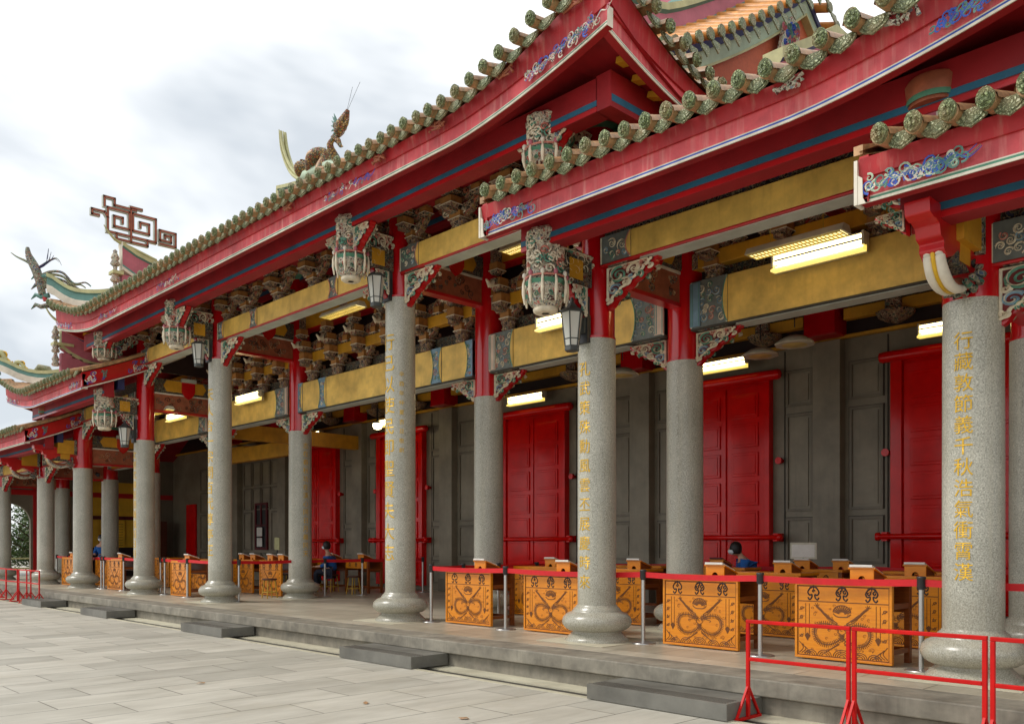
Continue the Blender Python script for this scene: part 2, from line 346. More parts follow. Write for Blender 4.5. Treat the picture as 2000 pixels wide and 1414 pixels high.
def spiral(cx, cy, r, a0, turns=1.4, n=18, dirn=1, r1=.12):
    out = []
    for i in range(n + 1):
        t = i / n; a = a0 + dirn * turns * 2 * math.pi * t; q = r * (1 - (1 - r1) * t); out.append((cx + q * math.cos(a), cy + q * math.sin(a)))
    return out
def curve(p, n=10):
    """Catmull-Rom through 2-D or 3-D points"""
    P_ = [Vector(a) for a in p]; out = []
    for i in range(len(P_) - 1):
        a = P_[max(i - 1, 0)]; b = P_[i]; c = P_[i + 1]; d = P_[min(i + 2, len(P_) - 1)]
        for j in range(n):
            t = j / n; out.append(.5 * ((2 * b) + (c - a) * t + (2 * a - 5 * b + 4 * c - d) * t * t + (3 * b - a - 3 * c + d) * t ** 3))
    out.append(P_[-1]); return [tuple(q) for q in out]
CX = -15.42
def mir(s): return 2 * CX - s
CS = {1: CX + 3.39, 2: CX + 7.78, 3: CX + 12.5, 4: CX + 16.1}
CS.update({-1: CX - 3.39, -2: CX - 7.78, -3: CX - 12.5, -4: CX - 16.1, -5: CX - 21.2})
# ------------------------------------------------------------------ ground, platform
GZ = -.33
b = MB(); b.box(-120, 60, -60, -2.05, GZ - .5, GZ, 'paving'); tag(b.build('courtyard_paving'), kind='structure')
b = MB(); b.box(-400, 300, -300, 300, GZ - .6, GZ - .55, 'gutter'); b.box(-120, 60, 14, 120, GZ - .5, GZ - .02, 'paving'); tag(b.build('ground'), kind='structure')
b = MB(); b.box(-60, 12, -2.05, -1.97, GZ - .5, GZ + .006, 'palekerb'); tag(b.build('kerb_line'), kind='structure')
b = MB(); b.box(-60, 12, -1.97, -1.72, GZ - .5, GZ - .03, 'gutter'); b.box(-60, 12, -1.72, -1.40, GZ - .5, GZ - .012, 'palekerb'); tag(b.build('gutter'), kind='structure')
b = MB(); b.box(-60, 12, -1.42, 14, GZ - .4, -.175, 'kerb'); b.box(-60, 12, -1.49, -.95, -.165, 0, 'kerb'); b.box(-60, 12, -.95, 14, -.16, -.001, 'floor')
tag(b.build('platform', bevel=.012), kind='structure')
steps = None
for i, (c, lb) in enumerate([(-5.17, 'dark granite step block nearest the viewer, left of the red railing'), (-9.86, 'dark granite step block before the bay left of the nearest hanging lantern'),
        (-15.25, 'dark granite step block in front of the empty central floor'), (-20.8, 'dark granite step block second from the far left, below the slender twin posts'), (-25.5, 'farthest dark granite step block beside the distant red railings')]):
    if steps is None:
        b = MB(); b.box(-.84, .84, -.31, .31, 0, .155, 'step')
        for k in range(5): b.box(-.8, .8, -.27 + k * .045, -.255 + k * .045, .155, .158, 'joint')
        steps = b.build('stone_step', bevel=.008); o = steps
    else: o = dup(steps)
    o.location = (c, -1.77, GZ + .008); tag(o, lb, 'step', 'granite step blocks along the platform')

# ------------------------------------------------------------------ temple hall
HALL = empty('temple_hall', (CX, 3, 0), world=True)
tag(HALL, 'long temple hall with stepped upturned red eaves, green and ochre tiles and granite columns', 'temple')
def f_rise(d): return .36 * d + .034 * d * d
EY = -1.70; RY = 4.4
def upf(a, L, k=.45, p=1.6): return k * (max(0, L - a) / L) ** p
def make_roof(nm, s0, s1, z0, hip0, hip1, gab=(None, None), mirror=False, line='green', dmax=None):
    """s0<s1 eave extents along X; hipX True = upturned hipped corner; otherwise a cut end."""
    top = RY - EY if dmax is None else dmax
    def up(s, Y):
        u = 0; b_ = Y - EY
        if hip0: u = max(u, upf(s - s0, 2.7) * (max(0, 1 - b_ / 2.0)) ** 1.6)
        if hip1: u = max(u, upf(s1 - s, 2.7) * (max(0, 1 - b_ / 2.0)) ** 1.6)
        return u
    def zt(s, Y, main=False):
        d = min(Y - EY, 2 * RY - EY - Y)
        if not main:
            if hip0: d = min(d, s - s0)
            if hip1: d = min(d, s1 - s)
        return z0 + f_rise(max(d, 0)) + up(s, Y) * 1.6
    def zb(s): return z0 + up(s, EY)
    g0 = gab[0] if gab[0] is not None else s0; g1 = gab[1] if gab[1] is not None else s1
    yb = 2 * RY - EY if dmax is None else EY + dmax
    def sheet(mb, a, c, ya, yc, off, k, main, nx, ny):
        vs = [(a + (c - a) * i / nx, ya + (yc - ya) * j / ny, zt(a + (c - a) * i / nx, ya + (yc - ya) * j / ny, main) + off) for i in range(nx + 1) for j in range(ny + 1)]
        fs = [(i * (ny + 1) + j, (i + 1) * (ny + 1) + j, (i + 1) * (ny + 1) + j + 1, i * (ny + 1) + j + 1) for i in range(nx) for j in range(ny)]
        mb.add(vs, fs, k, True)
    b = MB(); so = MB()
    ismain = gab[0] is not None or gab[1] is not None
    n = max(8, int((g1 - g0) * 2)); ny = 28
    sheet(b, g0, g1, EY, yb, .44, 'roofflat', ismain, n, ny); sheet(so, g0, g1, EY + .08, yb, .06, 'reddk', ismain, n, ny)
    for (a, c) in ((s0, g0), (g1, s1)):
        if c - a > .01:
            sheet(b, a, c, EY, yb, .44, 'roofflat', False, 6, ny); sheet(so, a, c, EY + .08, yb, .06, 'reddk', False, 6, ny)
    roof = b.build('roof', HALL, recalc=False)
    so.build('soffit', roof, recalc=False)
    # planks under the overhang at hipped corners
    # barrels down the front slope, with caps and drips
    eb = MB(); cp = MB()
    sp = .267; N = int((s1 - s0) / sp); off = ((s1 - s0) - N * sp) / 2
    def barrel(mb, pts, r):
        vs = []; m_ = 6; n_ = len(pts)
        for i, p in enumerate(pts):
            p = Vector(p); d = Vector(pts[min(i + 1, n_ - 1)]) - Vector(pts[max(i - 1, 0)]); h = Vector((d.x, d.y, 0)).normalized(); lat = Vector((h.y, -h.x, 0))
            for j in range(m_ + 1):
                a = math.pi * j / m_; vs.append(p + lat * math.cos(a) * r + Vector((0, 0, 1)) * math.sin(a) * r)
        fs = [(i * (m_ + 1) + j, i * (m_ + 1) + j + 1, (i + 1) * (m_ + 1) + j + 1, (i + 1) * (m_ + 1) + j) for i in range(n_ - 1) for j in range(m_)]
        mb.add(vs, fs, 'barrel', True)
    def endtile(pos, out, jit=0):
        """cap disc + drip plate. out = outward horizontal unit"""
        o = Vector(out); lat = Vector((-o.y, o.x, 0)); p = Vector(pos)
        F = lambda a, c, e=0: p + lat * a + Vector((0, 0, 1)) * c + o * e
        q = [(.066 * math.cos(2 * math.pi * i / 14), .082 * math.sin(2 * math.pi * i / 14) + .012) for i in range(14)]
        cp.prism(q, F, -.01, .035, 'disc')
        q2 = [(x * .72, (y - .012) * .72 + .012) for x, y in q]; cp.prism(q2, F, .035, .047, 'disc')
        for i in range(5):
            a = .5 + i * 1.257; cp.prism([(.026 * math.cos(a) + .015 * math.cos(t * 1.05), .012 + .034 * math.sin(a) + .02 * math.sin(t * 1.05)) for t in range(6)], F, .047, .06, 'disc')
        # drip plate, half a pitch to the side, hanging lower
        G = lambda a, c, e=0: p + lat * (a + sp / 2) + Vector((0, 0, 1)) * (c - .005) + o * (e - .12 - c * .3)
        out_ = [(-.125, .03), (-.124, -.03), (-.105, -.07), (-.07, -.10), (-.035, -.115), (0, -.135), (.035, -.115), (.07, -.10), (.105, -.07), (.124, -.03), (.125, .03)]
        cp.prism(out_, G, -.012, .012, 'drip')
        cp.prism([(x * .74, y * .74 - .008) for x, y in out_], G, .012, .022, 'drip')
    for i in range(N + 1):
        s = s0 + off + i * sp
        if s < s0 + .05 or s > s1 - .05: continue
        inn = g0 - .02 <= s <= g1 + .02
        dm = min(top, RY - EY) if inn else max(.25, min(s - s0 if hip0 and s < g0 else 9, s1 - s if hip1 and s > g1 else 9, top))
        pts = [(s, EY - .2 + (dm + .2) * j / 9, zt(s, max(EY, EY - .2 + (dm + .2) * j / 9), ismain and inn) + .45 - (.04 if j == 0 else 0)) for j in range(10)]
        barrel(eb, pts, .084)
        eb.tube([Vector(pts[0]) + Vector((0, 0, .012)), Vector((s, EY + .1, zt(s, EY) + .47))], .070, 'barrel', 12)
        jz = random.uniform(-.006, .006)
        endtile((s + random.uniform(-.007, .007), EY - .2 + random.uniform(-.01, .01), zt(s, EY) + .425 + jz), Vector((random.uniform(-.09, .09), -1, 0)).normalized())
    for hp, se, g, o in ((hip0, s0, g0, -1), (hip1, s1, g1, 1)):
        if not hp: continue
        for k in range(int(3.6 / sp)):
            Y = EY + .12 + k * sp; g_ = min(.9, max(.2, (Y - EY)))
            pts = [(se + o * .2 - o * (g_ + .2) * j / 5, Y, zt(max(s0, min(s1, se - o * g_ * j / 5)), Y) + .44) for j in range(6)]
            barrel(eb, pts, .088); endtile((se + o * .2, Y, zt(se, Y) + .425), (o, 0, 0))
    eb.build('barrel_tiles', roof, recalc=False); cp.build('eave_tiles', roof)
    # fascia boards
    fb = MB(); K = 'fascia'
    L1, L2 = {'green': ('white', 'green'), 'cobalt': ('white', 'cobalt')}[line]
    def fprof(o=1):
        return [(0, 0, 'white'), (.012 * o, 0, L1), (.012 * o, .022, K), (.002 * o, .024, L2), (.002 * o, .045, 'white'), (.002 * o, .056, K), (0, .22, 'reddk'), (-.10 * o, .22, 'reddk'), (-.10 * o, 0, 'reddk')]
    n = int((s1 - s0) * 4)
    path = [(s0 + (s1 - s0) * i / n, EY + .05, zb(s0 + (s1 - s0) * i / n)) for i in range(n + 1)]
    fb.sweep(path, fprof(), lat=(0, -1, 0))
    def cornice(pb, pt, out):
        o_ = Vector(out); vs = []
        for p, q in zip(pb, pt):
            p, q = Vector(p), Vector(q); lo = p + Vector((0, 0, .215)); hi = Vector((p.x, p.y, q.z + .37))
            vs += [lo - o_ * .02, lo + o_ * .03, hi + o_ * .055, hi - o_ * .06]
        m_ = len(pb); fb.add(vs, [(i * 4 + j, i * 4 + 4 + j, i * 4 + 4 + (j + 1) % 4, i * 4 + (j + 1) % 4) for i in range(m_ - 1) for j in range(4)] + [(0, 1, 2, 3), (m_ * 4 - 1, m_ * 4 - 2, m_ * 4 - 3, m_ * 4 - 4)], 'fasciadk')
    cornice(path, [(p[0], p[1], zt(p[0], EY)) for p in path], (0, -1, 0))
    for hp, se, o in ((hip0, s0, -1), (hip1, s1, 1)):
        if not hp: continue
        path = [(se - o * .05, EY + .1 + 3.6 * i / 24, z0 + up(se, EY + 3.6 * i / 24)) for i in range(25)]
        fb.sweep(path, fprof(), lat=(o, 0, 0)); cornice(path, [(p[0], p[1], zt(se, EY + 3.6 * i / 24)) for i, p in enumerate(path)], (o, 0, 0))
    fas = fb.build('fascia', roof)
    # eave beam with blue stripe, over the pendants
    eb = MB(); a0 = s0 + (.6 if hip0 else .12); a1 = s1 - (.6 if hip1 else .12)
    z = z0
    eb.box(a0, a1, -1.12, -.88, z - .10, z + .30, 'reddk'); eb.box(a0, a1, -1.126, -1.12, z - .03, z + .035, 'blue'); eb.box(a0, a1, -1.124, -1.12, z - .095, z - .045, 'red')
    eb.box(a0 + (.8 if hip0 else 0), a1 - (.8 if hip1 else 0), -.78, -.62, z + .12, z + .42, 'navy')
    eb.build('eave_beam', roof)
    zt.zb = zb
    return roof, zt, fas
def swirls(mb, F, cols, seed, n, w, h, r0=.03, r1=.09, lw=.022, th=.012):
    rnd = random.Random(seed)
    for i in range(n):
        r = rnd.uniform(r0, r1); x = rnd.uniform(r, w - r) if w > 2 * r else w / 2; y = rnd.uniform(r, h - r) if h > 2 * r else h / 2
        mb.ribbon(spiral(x, y, r, rnd.uniform(0, 6.28), rnd.uniform(1.0, 1.5), 14, rnd.choice((-1, 1))), F, lw, th * rnd.uniform(.6, 1.1), rnd.choice(cols))
# roof data: centre, stepped sides
roofC, ztC, fasC = make_roof('centre', CX - 9.33, CX + 9.33, 6.5, True, True, (CX - 8.42, CX + 8.42))
roofR, ztR, fasR = make_roof('right', -8.08, -1.35, 5.14, False, True, line='cobalt')
roofL, ztL, fasL = make_roof('left', mir(-1.35), mir(-8.08), 5.14, True, False, line='cobalt')
roofR2, ztR2, fasR2 = make_roof('farright', -3.28, 4.2, 4.2, False, True)
roofL2, ztL2, fasL2 = make_roof('farleft', -39.2, mir(-3.28), 4.2, True, False)
# painted scrolls on the long fascias, following their curve
def painting(fas, zt, s_, L, sd_, n=26, cols=('white', 'teal', 'cobalt', 'pink'), big=1.0):
    b = MB(); F = lambda a, c, e=0: Vector((s_ + a, EY - .004 - e, zt.zb(s_ + a) + .065 + c)); rnd = random.Random(sd_)
    for i in range(n):
        x = rnd.uniform(0, L) * rnd.uniform(.7, 1); y = rnd.uniform(.02, .13); b.ribbon(spiral(x, y, rnd.uniform(.02, .05) * big, rnd.uniform(0, 6), 1.2, 12, rnd.choice((-1, 1))), F, .015 * big, .004, rnd.choice(cols))
    for i in range(n // 3):
        x = rnd.uniform(0, L - .2); y = rnd.uniform(.02, .06); b.ribbon(curve([(x, y), (x + .08, y + .06), (x + .16, y + .02), (x + .26, y + .08)], 5), F, .014 * big, .004, rnd.choice(cols))
    return b.build('painted_scroll', fas)
painting(fasC, ztC, -11.9, 1.5, 8); painting(fasC, ztC, -18.2, 1.3, 9); painting(fasC, ztC, -21.6, 1.3, 10); painting(fasC, ztC, -24.7, 1.6, 14, 34)
painting(fasC, ztC, -7.3, 1.3, 15, 60, ('teal', 'cobalt', 'white', 'pink', 'ornpale'), 1.3); painting(fasR, ztR, -2.7, 1.0, 12, 30, ('cobalt', 'teal', 'cobalt'), 1.3)
painting(fasR, ztR, -8.02, .9, 3, 44, ('cobalt', 'cobalt', 'white', 'pink', 'teal'), 1.25); painting(fasR2, ztR2, -3.2, .9, 5, 44, ('teal', 'white', 'teal', 'cobalt', 'paleg'), 1.35)
painting(fasL, ztL, mir(-1.35) + .1, 1.4, 21, 30); painting(fasL, ztL, mir(-8.1) - 1.0, .9, 22, 26)
for fas, zt, s_, z_ in ((fasR, ztR, -8.08, 5.14), (fasR2, ztR2, -3.28, 4.2)):
    b = MB(); F = lambda a, c, e=0: Vector((s_ + a, EY - .003 - e, z_ + c))
    b.prism([(-.01, -.02), (.07, -.02), (.045, .03), (.04, .2), (-.01, .24)], F, 0, .012, 'white'); b.box(s_ - .03, s_ - .001, EY - .02, EY + .12, z_ - .02, z_ + .36, 'white'); b.build('white_border', fas)
# small relief flowers on the cornice
for fas, zt, lst in ((fasC, ztC, (-6.5, -7.6, -8.9, -10.2, -12.7)), (fasR, ztR, (-3.9, -2.9)), ):
    for q in lst:
        b = MB(); z = zt(q, EY) + .29
        for k in range(9): b.tube([(q + random.uniform(-.16, .16), EY - .05, z + random.uniform(-.07, .05)), (q + random.uniform(-.16, .16), EY - .07, z + random.uniform(-.07, .05))], [.02, .012], 'salmon' if fas is fasC else 'ornpale', 5)
        b.build('relief_flower', fas)
# end panels closing the cut ends of the stepped side roofs (bold red, dragon-cloud painting)
for roof, s_, o, z0, zt in ((roofR, -8.08, -1, 5.14, ztR), (roofL, mir(-8.08), 1, 5.14, ztL), (roofR2, -3.28, -1, 4.2, ztR2), (roofL2, mir(-3.28), 1, 4.2, ztL2)):
    b = MB(); F = lambda a, c, e=0: Vector((s_ + o * e, EY + .02 + a, z0 + f_rise(a) + c))
    n = 16; L = 2.6
    for (c0, c1, e, k) in ((.0, .40, 0, 'red'), (0, .03, .012, 'white'), (.04, .06, .010, 'reddk'), (.42, .5, .05, 'barrel')):
        for i in range(n):
            a, c = L * i / n, L * (i + 1) / n
            vs = [F(a, c0, e), F(c, c0, e), F(c, c1, e), F(a, c1, e), F(a, c0, e - .08), F(c, c0, e - .08), F(c, c1, e - .08), F(a, c1, e - .08)]
            b.add(vs, [(0, 1, 2, 3), (7, 6, 5, 4), (0, 4, 5, 1), (3, 2, 6, 7), (0, 3, 7, 4), (1, 5, 6, 2)], k)
    rnd = random.Random(4)
    for a0 in (.1, 1.15):
        for i in range(16):
            x = a0 + rnd.uniform(0, .5); y = rnd.uniform(.1, .32)
            b.ribbon(spiral(x, y, rnd.uniform(.03, .075), rnd.uniform(0, 6), 1.2, 12, rnd.choice((-1, 1))), lambda p, q, e=0: F(p, q, e + .003), .026, .008, rnd.choice(('cobalt', 'white', 'white', 'teal')), 0)
    b.build('end_board', roof)
# gable walls, raking tile rows and ridges of the centre roof
for o, g in ((1, CX + 8.42), (-1, CX - 8.42)):
    b = MB(); n = 26; Y0, Y1 = EY + 1.2, RY
    for i in range(2 * n):
        ya = Y0 + (2 * (RY - Y0)) * i / (2 * n); yb = Y0 + (2 * (RY - Y0)) * (i + 1) / (2 * n)
        za, zb = ztC(g, ya, True) + .44, ztC(g, yb, True) + .44
        lo = ztC(g + o * .1, ya) + .3
        b.add([(g, ya, lo), (g, yb, lo), (g, yb, zb), (g, ya, za)], [(0, 1, 2, 3)], 'orangewall')
        for c0, c1, e, k in ((-.40, -.18, .10, 'paleg'), (-.18, -.06, .13, 'navy'), (-.44, -.40, .12, 'cap')):
            v = [(g + o * e, ya, za + c0), (g + o * e, yb, zb + c0), (g + o * e, yb, zb + c1), (g + o * e, ya, za + c1), (g, ya, za + c0), (g, yb, zb + c0), (g, yb, zb + c1), (g, ya, za + c1)]
            b.add(v, [(0, 1, 2, 3), (0, 4, 5, 1), (3, 2, 6, 7)], k)
    b.build('gable_wall', roofC)
    t = MB(); Y = Y0 + .1
    while Y < 2 * RY - Y0:
        z = ztC(g, Y, True) + .44
        t.tube([(g - o * .45, Y, z + .30), (g + o * .34, Y, z - .02)], .075, 'orangetile', 10)
        t.lathe([(.085, 0), (.085, .03)] if o > 0 else [(.085, -.03), (.085, 0)], 'disc', (g + o * .34, Y, z - .02), 10, 'x', False)
        F = lambda a, c, e=0: Vector((g + o * (.33 + e - c * .25), Y + .135 + a * 1.3, z - .06 + c))
        t.prism([(-.08, .0), (-.07, -.08), (0, -.2), (.07, -.08), (.08, 0)], F, 0, .02, 'drip'); Y += .27
    t.build('rake_tiles', roofC)
    # descending ridge along the gable edge
    def rprof(h, w=.14, base='white'):
        return [(w * 1.05, 0, base), (w * 1.05, .20, 'teal'), (w * .9, .36, 'pink'), (w * .8, h - .14, 'teal'), (w * 1.15, h - .10, 'cap'), (w * 1.15, h, 'cap'), (-w * 1.15, h, 'cap'), (-w * 1.15, h - .1, 'pink'), (-w * .8, h - .14, 'pink'), (-w * .8, .1, base), (-w, 0, base)]
    for q in (1, -1):
        ys = [(-.55 + (RY + .55) * i / 14) for i in range(15)]
        path = []
        for i, y in enumerate(ys):
            Y = y if q > 0 else 2 * RY - y
            lift = .95 * max(0, 1 - i / 5.5) ** 1.8
            path.append((g - o * .5, Y, ztC(g, Y, True) + .42 + lift))
        pr = rprof(.72)
        if o < 0: pr = [(a, c * .4 if c < .4 else c, k) for a, c, k in pr]
        b = MB(); b.sweep(path, pr)
        # plinth under the lifted front end
        for i in range(5): 
            p0, p1 = path[i], path[i + 1]; zl = ztC(g, p0[1], True) + .3
            b.box(g - o * .5 - .11, g - o * .5 + .11, min(p0[1], p1[1]), max(p0[1], p1[1]), zl, min(p0[2], p1[2]) + .06, 'pink')
        rd = b.build('descending_ridge', roofC)
        if q > 0:
            b = MB(); x = g - o * .5; z = path[0][2] + .66; y = path[0][1]
            pts = curve([(x, y + .9, z - .22), (x, y + .3, z - .03), (x, y - .15, z + .12), (x, y - .42, z + .42)], 8)
            b.tube(pts, [.13 - .11 * i / (len(pts) - 1) for i in range(len(pts))], 'cap', 8, .45)
            b.build('swallowtail_tip', rd)
            b = MB()
            for k in range(3):
                zz = path[0][2] - .75 + k * .42
                b.lathe([(.09, 0), (.13, .04), (.08, .14), (.11, .2), (.07, .3), (.045, .34), (.06, .38), (.02, .42)], 'ornpale', (x, y - .14, zz), 10)
            b.box(x - .16, x + .16, y - .25, y + .02, path[0][2] - .14, path[0][2] - .06, 'cap')
            b.build('ridge_figurine', rd)
b = MB(); L = 8.42; path = [(CX - L + 2 * L * i / 40, RY, 10.74 + .55 * abs((i - 20) / 20) ** 3) for i in range(41)]
b.sweep(path, rprof(.85, .18)); mr = b.build('main_ridge', roofC)
for o in (-1, 1):
    for dy in (-.07, .07):
        b = MB(); x = CX + o * L; pts = curve([(x - o * 2.2, RY + dy * .3, 11.7), (x - o * 1.3, RY + dy * .5, 11.95), (x - o * .6, RY + dy * .6, 12.4), (x - o * .12, RY + dy, 13.15), (x + o * .08, RY + dy, 13.9)], 8)
        b.tube(pts, [.16 - .14 * (i / (len(pts) - 1)) for i in range(len(pts))], 'cap', 8, .5); b.tube([(p[0] - o * .07, p[1], p[2] + .05) for p in pts[8:-2]], .05, 'cap', 6)
        b.build('swallowtail_tip', mr)
    b = MB(); x = CX + o * L; b.prism([(-.55, 0), (.2, 0), (.22, .5), (.15, 1.0), (-.15, .8), (-.55, .68)], lambda a, c, e=0: Vector((x + o * a, RY + e, 11.2 + c)), -.13, .13, 'cap')
    b.prism([(-.4, .1), (.1, .1), (.1, .6), (-.2, .5)], lambda a, c, e=0: Vector((x + o * a, RY + e, 11.2 + c)), -.14, .14, 'pink'); b.build('ridge_end', mr)
# hanging carved ornament under the gable apex, right side
b = MB(); G_ = CX + 8.42 + .12; Fg = lambda a, c, e=0: Vector((G_ + e, 3.75 + a, 8.55 + c)); rnd = random.Random(3)
b.prism([(-.22, .1), (-.3, .5), (-.15, .95), (.1, 1.15), (.3, .9), (.2, .5), (.25, .15), (0, -.1)], Fg, 0, .06, 'ornpale')
for k in range(26): b.ribbon(spiral(rnd.uniform(-.2, .22), rnd.uniform(.02, 1.0), rnd.uniform(.05, .12), rnd.uniform(0, 6), 1.3, 12, rnd.choice((-1, 1))), lambda a, c, e=0: Fg(a, c, .06 + e), .04, .03, rnd.choice(('teal', 'white', 'cobalt', 'cap', 'pink')))
b.build('gable_ornament', roofC)
# coiling creature on the ridge (left end), ornament on the corner ridge (left), fret on the descending ridge (left)
b = MB(); F = frame((-22.6, RY - .1, 11.72), (1, 0, 0), (0, 0, 1))
body = curve([(0.0, .95), (.12, 1.15), (.3, 1.0), (.55, .85), (.85, 1.2), (1.1, 1.25), (1.2, .9), (1.3, .45), (1.55, .45), (1.75, .75), (1.75, 1.2), (1.85, 1.55), (2.05, 1.8)], 8)
body = [(x, y * .72) for x, y in body]
pts = [F(x, y - .25, .12 * math.sin(i * .25)) for i, (x, y) in enumerate(body)]; n = len(pts)
rad = [.06 + .13 * math.sin(math.pi * min(1, .12 + i / n)) ** .7 for i in range(n)]
b.tube(pts, rad, 'dragongold', 10)
b.tube([p + Vector((0, -.08, .02)) for p in pts[20:70]], [r * .6 for r in rad[20:70]], 'barrel', 8)
for i in range(4, n - 4, 3): p = pts[i]; d = (pts[i + 1] - pts[i - 1]).normalized(); nn = Vector((-d.z, 0, d.x)); b.tube([p, p + nn * (rad[i] + .12)], [.05, .005], 'cap', 5)
h = F(2.08, 1.06)
b.tube([h + Vector((-.15, 0, -.1)), h + Vector((.05, 0, .05)), h + Vector((.25, 0, .2)), h + Vector((.38, 0, .36))], [.12, .17, .12, .05], 'dragongold', 10)
b.tube([h + Vector((.1, 0, -.05)), h + Vector((.3, 0, .02)), h + Vector((.4, 0, .1))], [.09, .07, .03], 'dragongold', 8)
for a in range(7):
    t_ = 1.6 + a * .32; b.tube([h + Vector((-.05, 0, 0)), h + Vector((math.cos(t_) * .3 - .1, .03 * a - .1, math.sin(t_) * .3)), h + Vector((math.cos(t_) * .42 - .15, .04 * a - .1, math.sin(t_) * .42))], [.05, .03, .006], 'teal', 5)
for a, bb in (((1.75, .9), (2.1, .55)), ((1.2, .6), (1.35, .2)), ((.4, .6), (.5, .05)), ((.3, .6), (.15, .05)), ((1.85, 1.2), (2.25, .95))):
    b.tube([F(*a), F((a[0] + bb[0]) / 2 + .06, (a[1] + bb[1]) / 2), F(*bb), F(bb[0] + .12, bb[1] - .05)], [.1, .08, .05, .01], 'dragongold', 6)
b.tube([F(-.05, .75), F(.05, .5), F(.1, .8)], [.1, .16, .08], 'barrel', 8); b.tube([F(.0, .1), F(.3, .25), F(1.6, .15), F(1.9, .1)], [.12, .18, .18, .08], 'paleg', 8)
for q in (0, .18): b.tube([h + Vector((.3, 0, .3)), h + Vector((.45 + q, 0, .6)), h + Vector((.6 + q * 2, 0, .9))], .005, 'steeldk', 4)
b.build('dragon_finial', mr)
rdg = [o for o in HALL.children_recursive if o.name.startswith('descending_ridge')] if False else None
def bars(mb, F, segs, w, k, t=.06):
    for (a, c) in segs:
        a_, c_ = F(*a), F(*c); mb.bar(a_ - (c_ - a_).normalized() * w * .45, c_ + (c_ - a_).normalized() * w * .45, t, w, k, up=(0, 0, 1) if abs(a[0] - c[0]) > abs(a[1] - c[1]) else (0, 1, 0))
b = MB(); F = frame((CX - 8.42 + .3, -1.2, 9.28), (0, 1, 0), (0, 0, 1))
def fret(x, y, w, h, o=1):
    X = (lambda t: x + t) if o > 0 else (lambda t: x + w - t)
    p = [(X(w), y), (X(0), y), (X(0), y + h), (X(w), y + h), (X(w), y + h * .28), (X(w * .3), y + h * .28), (X(w * .3), y + h * .7), (X(w * .68), y + h * .7), (X(w * .68), y + h * .5)]
    return list(zip(p[:-1], p[1:]))
sg = fret(.38, .14, .55, .62) + fret(1.02, .14, .6, .62, -1) + fret(1.74, .14, .42, .36, -1) + [((0, .62), (.3, .62)), ((0, .5), (.16, .5)), ((0, .5), (0, .62)), ((.3, .62), (.38, .5)), ((.3, .78), (.3, 1.02)), ((.3, 1.02), (.55, 1.02)), ((.55, 1.02), (.55, .86)), ((.55, .86), (1.1, .86)), ((.97, .86), (.97, .0)), ((.97, .92), (1.25, .92)), ((.6, 0), (1.4, 0)), ((.6, 0), (.6, .14)), ((1.4, 0), (1.4, .14))]
bars(b, F, sg, .078, 'pale', .10); bars(b, F, sg, .056, 'bookred', .108); bars(b, F, sg, .03, 'salmon', .116)
b.build('fret_ornament', roofC)
def corner_ridge(parent, s, zt, o, h, L=1.25, name='hip_ridge'):
    b = MB(); n = 12; path = []
    for i in range(n + 1):
        a = -.12 + L * i / n; path.append((s + o * a, EY + a, zt(s + o * max(a, 0), EY + max(a, 0)) + .46 + .22 * max(0, 1 - i / 5) ** 1.5))
    b.sweep(path, rprof(h, .12, 'white')); r_ = b.build(name, parent)
    b = MB(); x, y, z = path[0]; D = Vector((-o * .7, -.7, 0))
    for k in range(4):
        p = Vector((x, y, z - .32 + k * .26)); b.tube([p, p + D * .22 + Vector((0, 0, -.04)), p + D * .36 + Vector((0, 0, .02)), p + D * .48 + Vector((0, 0, -.1))], [.07, .06, .05, .01], 'teal' if k % 2 else 'orn', 7)
    b.build('corner_scrolls', r_); return r_, path
hr, pth = corner_ridge(roofC, CX - 9.33, ztC, 1, .5, 1.3)
corner_ridge(roofC, CX + 9.33, ztC, -1, .5, 1.3)
hl, pl = corner_ridge(roofL, mir(-1.35), ztL, 1, .42, 2.6)
corner_ridge(roofR, -1.35, ztR, -1, .42, 1.2)
# phoenix finial on the left corner ridge
b = MB(); F = frame((CX - 9.33 - .68, EY - .68, 7.95), (.707, .707, 0), (0, 0, 1)); 
C3 = lambda p, n=6: [F(*(q + (0,) if len(q) == 2 else q)) for q in curve(p, n)]
q = C3([(.62, -.1), (.55, .25), (.45, .55), (.35, .75), (.25, .95), (.22, 1.15)]); b.tube(q, [.09 - .05 * i / (len(q) - 1) + .05 * math.sin(3.1 * i / (len(q) - 1)) for i in range(len(q))], 'orn', 9)
q = C3([(.45, .62), (.2, .78), (-.05, .9), (-.22, 1.02)]); b.tube(q, [.08 * (1 - i / len(q)) + .015 for i in range(len(q))], 'drip', 6, .5)
for k in range(6): b.tube(C3([(.48, .6), (.7 + k * .05, .72 + k * .03), (.78 + k * .07, 1.12 - k * .09)]), [.05, .045, .04, .035, .03, .03, .02, .02, .015, .015, .01, .01, .005], 'navy' if k < 4 else 'orn', 5, .5)
for k in range(7):
    q = C3([(.5, .35 - k * .03), (.8, .5 - k * .07), (1.15, .48 - k * .1), (1.45 - k * .04, .2 - k * .03), (1.75 - k * .12, .22 - k * .06), (1.9 - k * .14, .12 - k * .04)])
    b.tube(q, [.045 - .03 * i / len(q) for i in range(len(q))], 'drip' if k % 2 else 'orn', 5)
b.tube(C3([(.6, .2), (.62, 0), (.7, -.25)]), .06, 'red', 6)
b.build('phoenix_finial', hr)
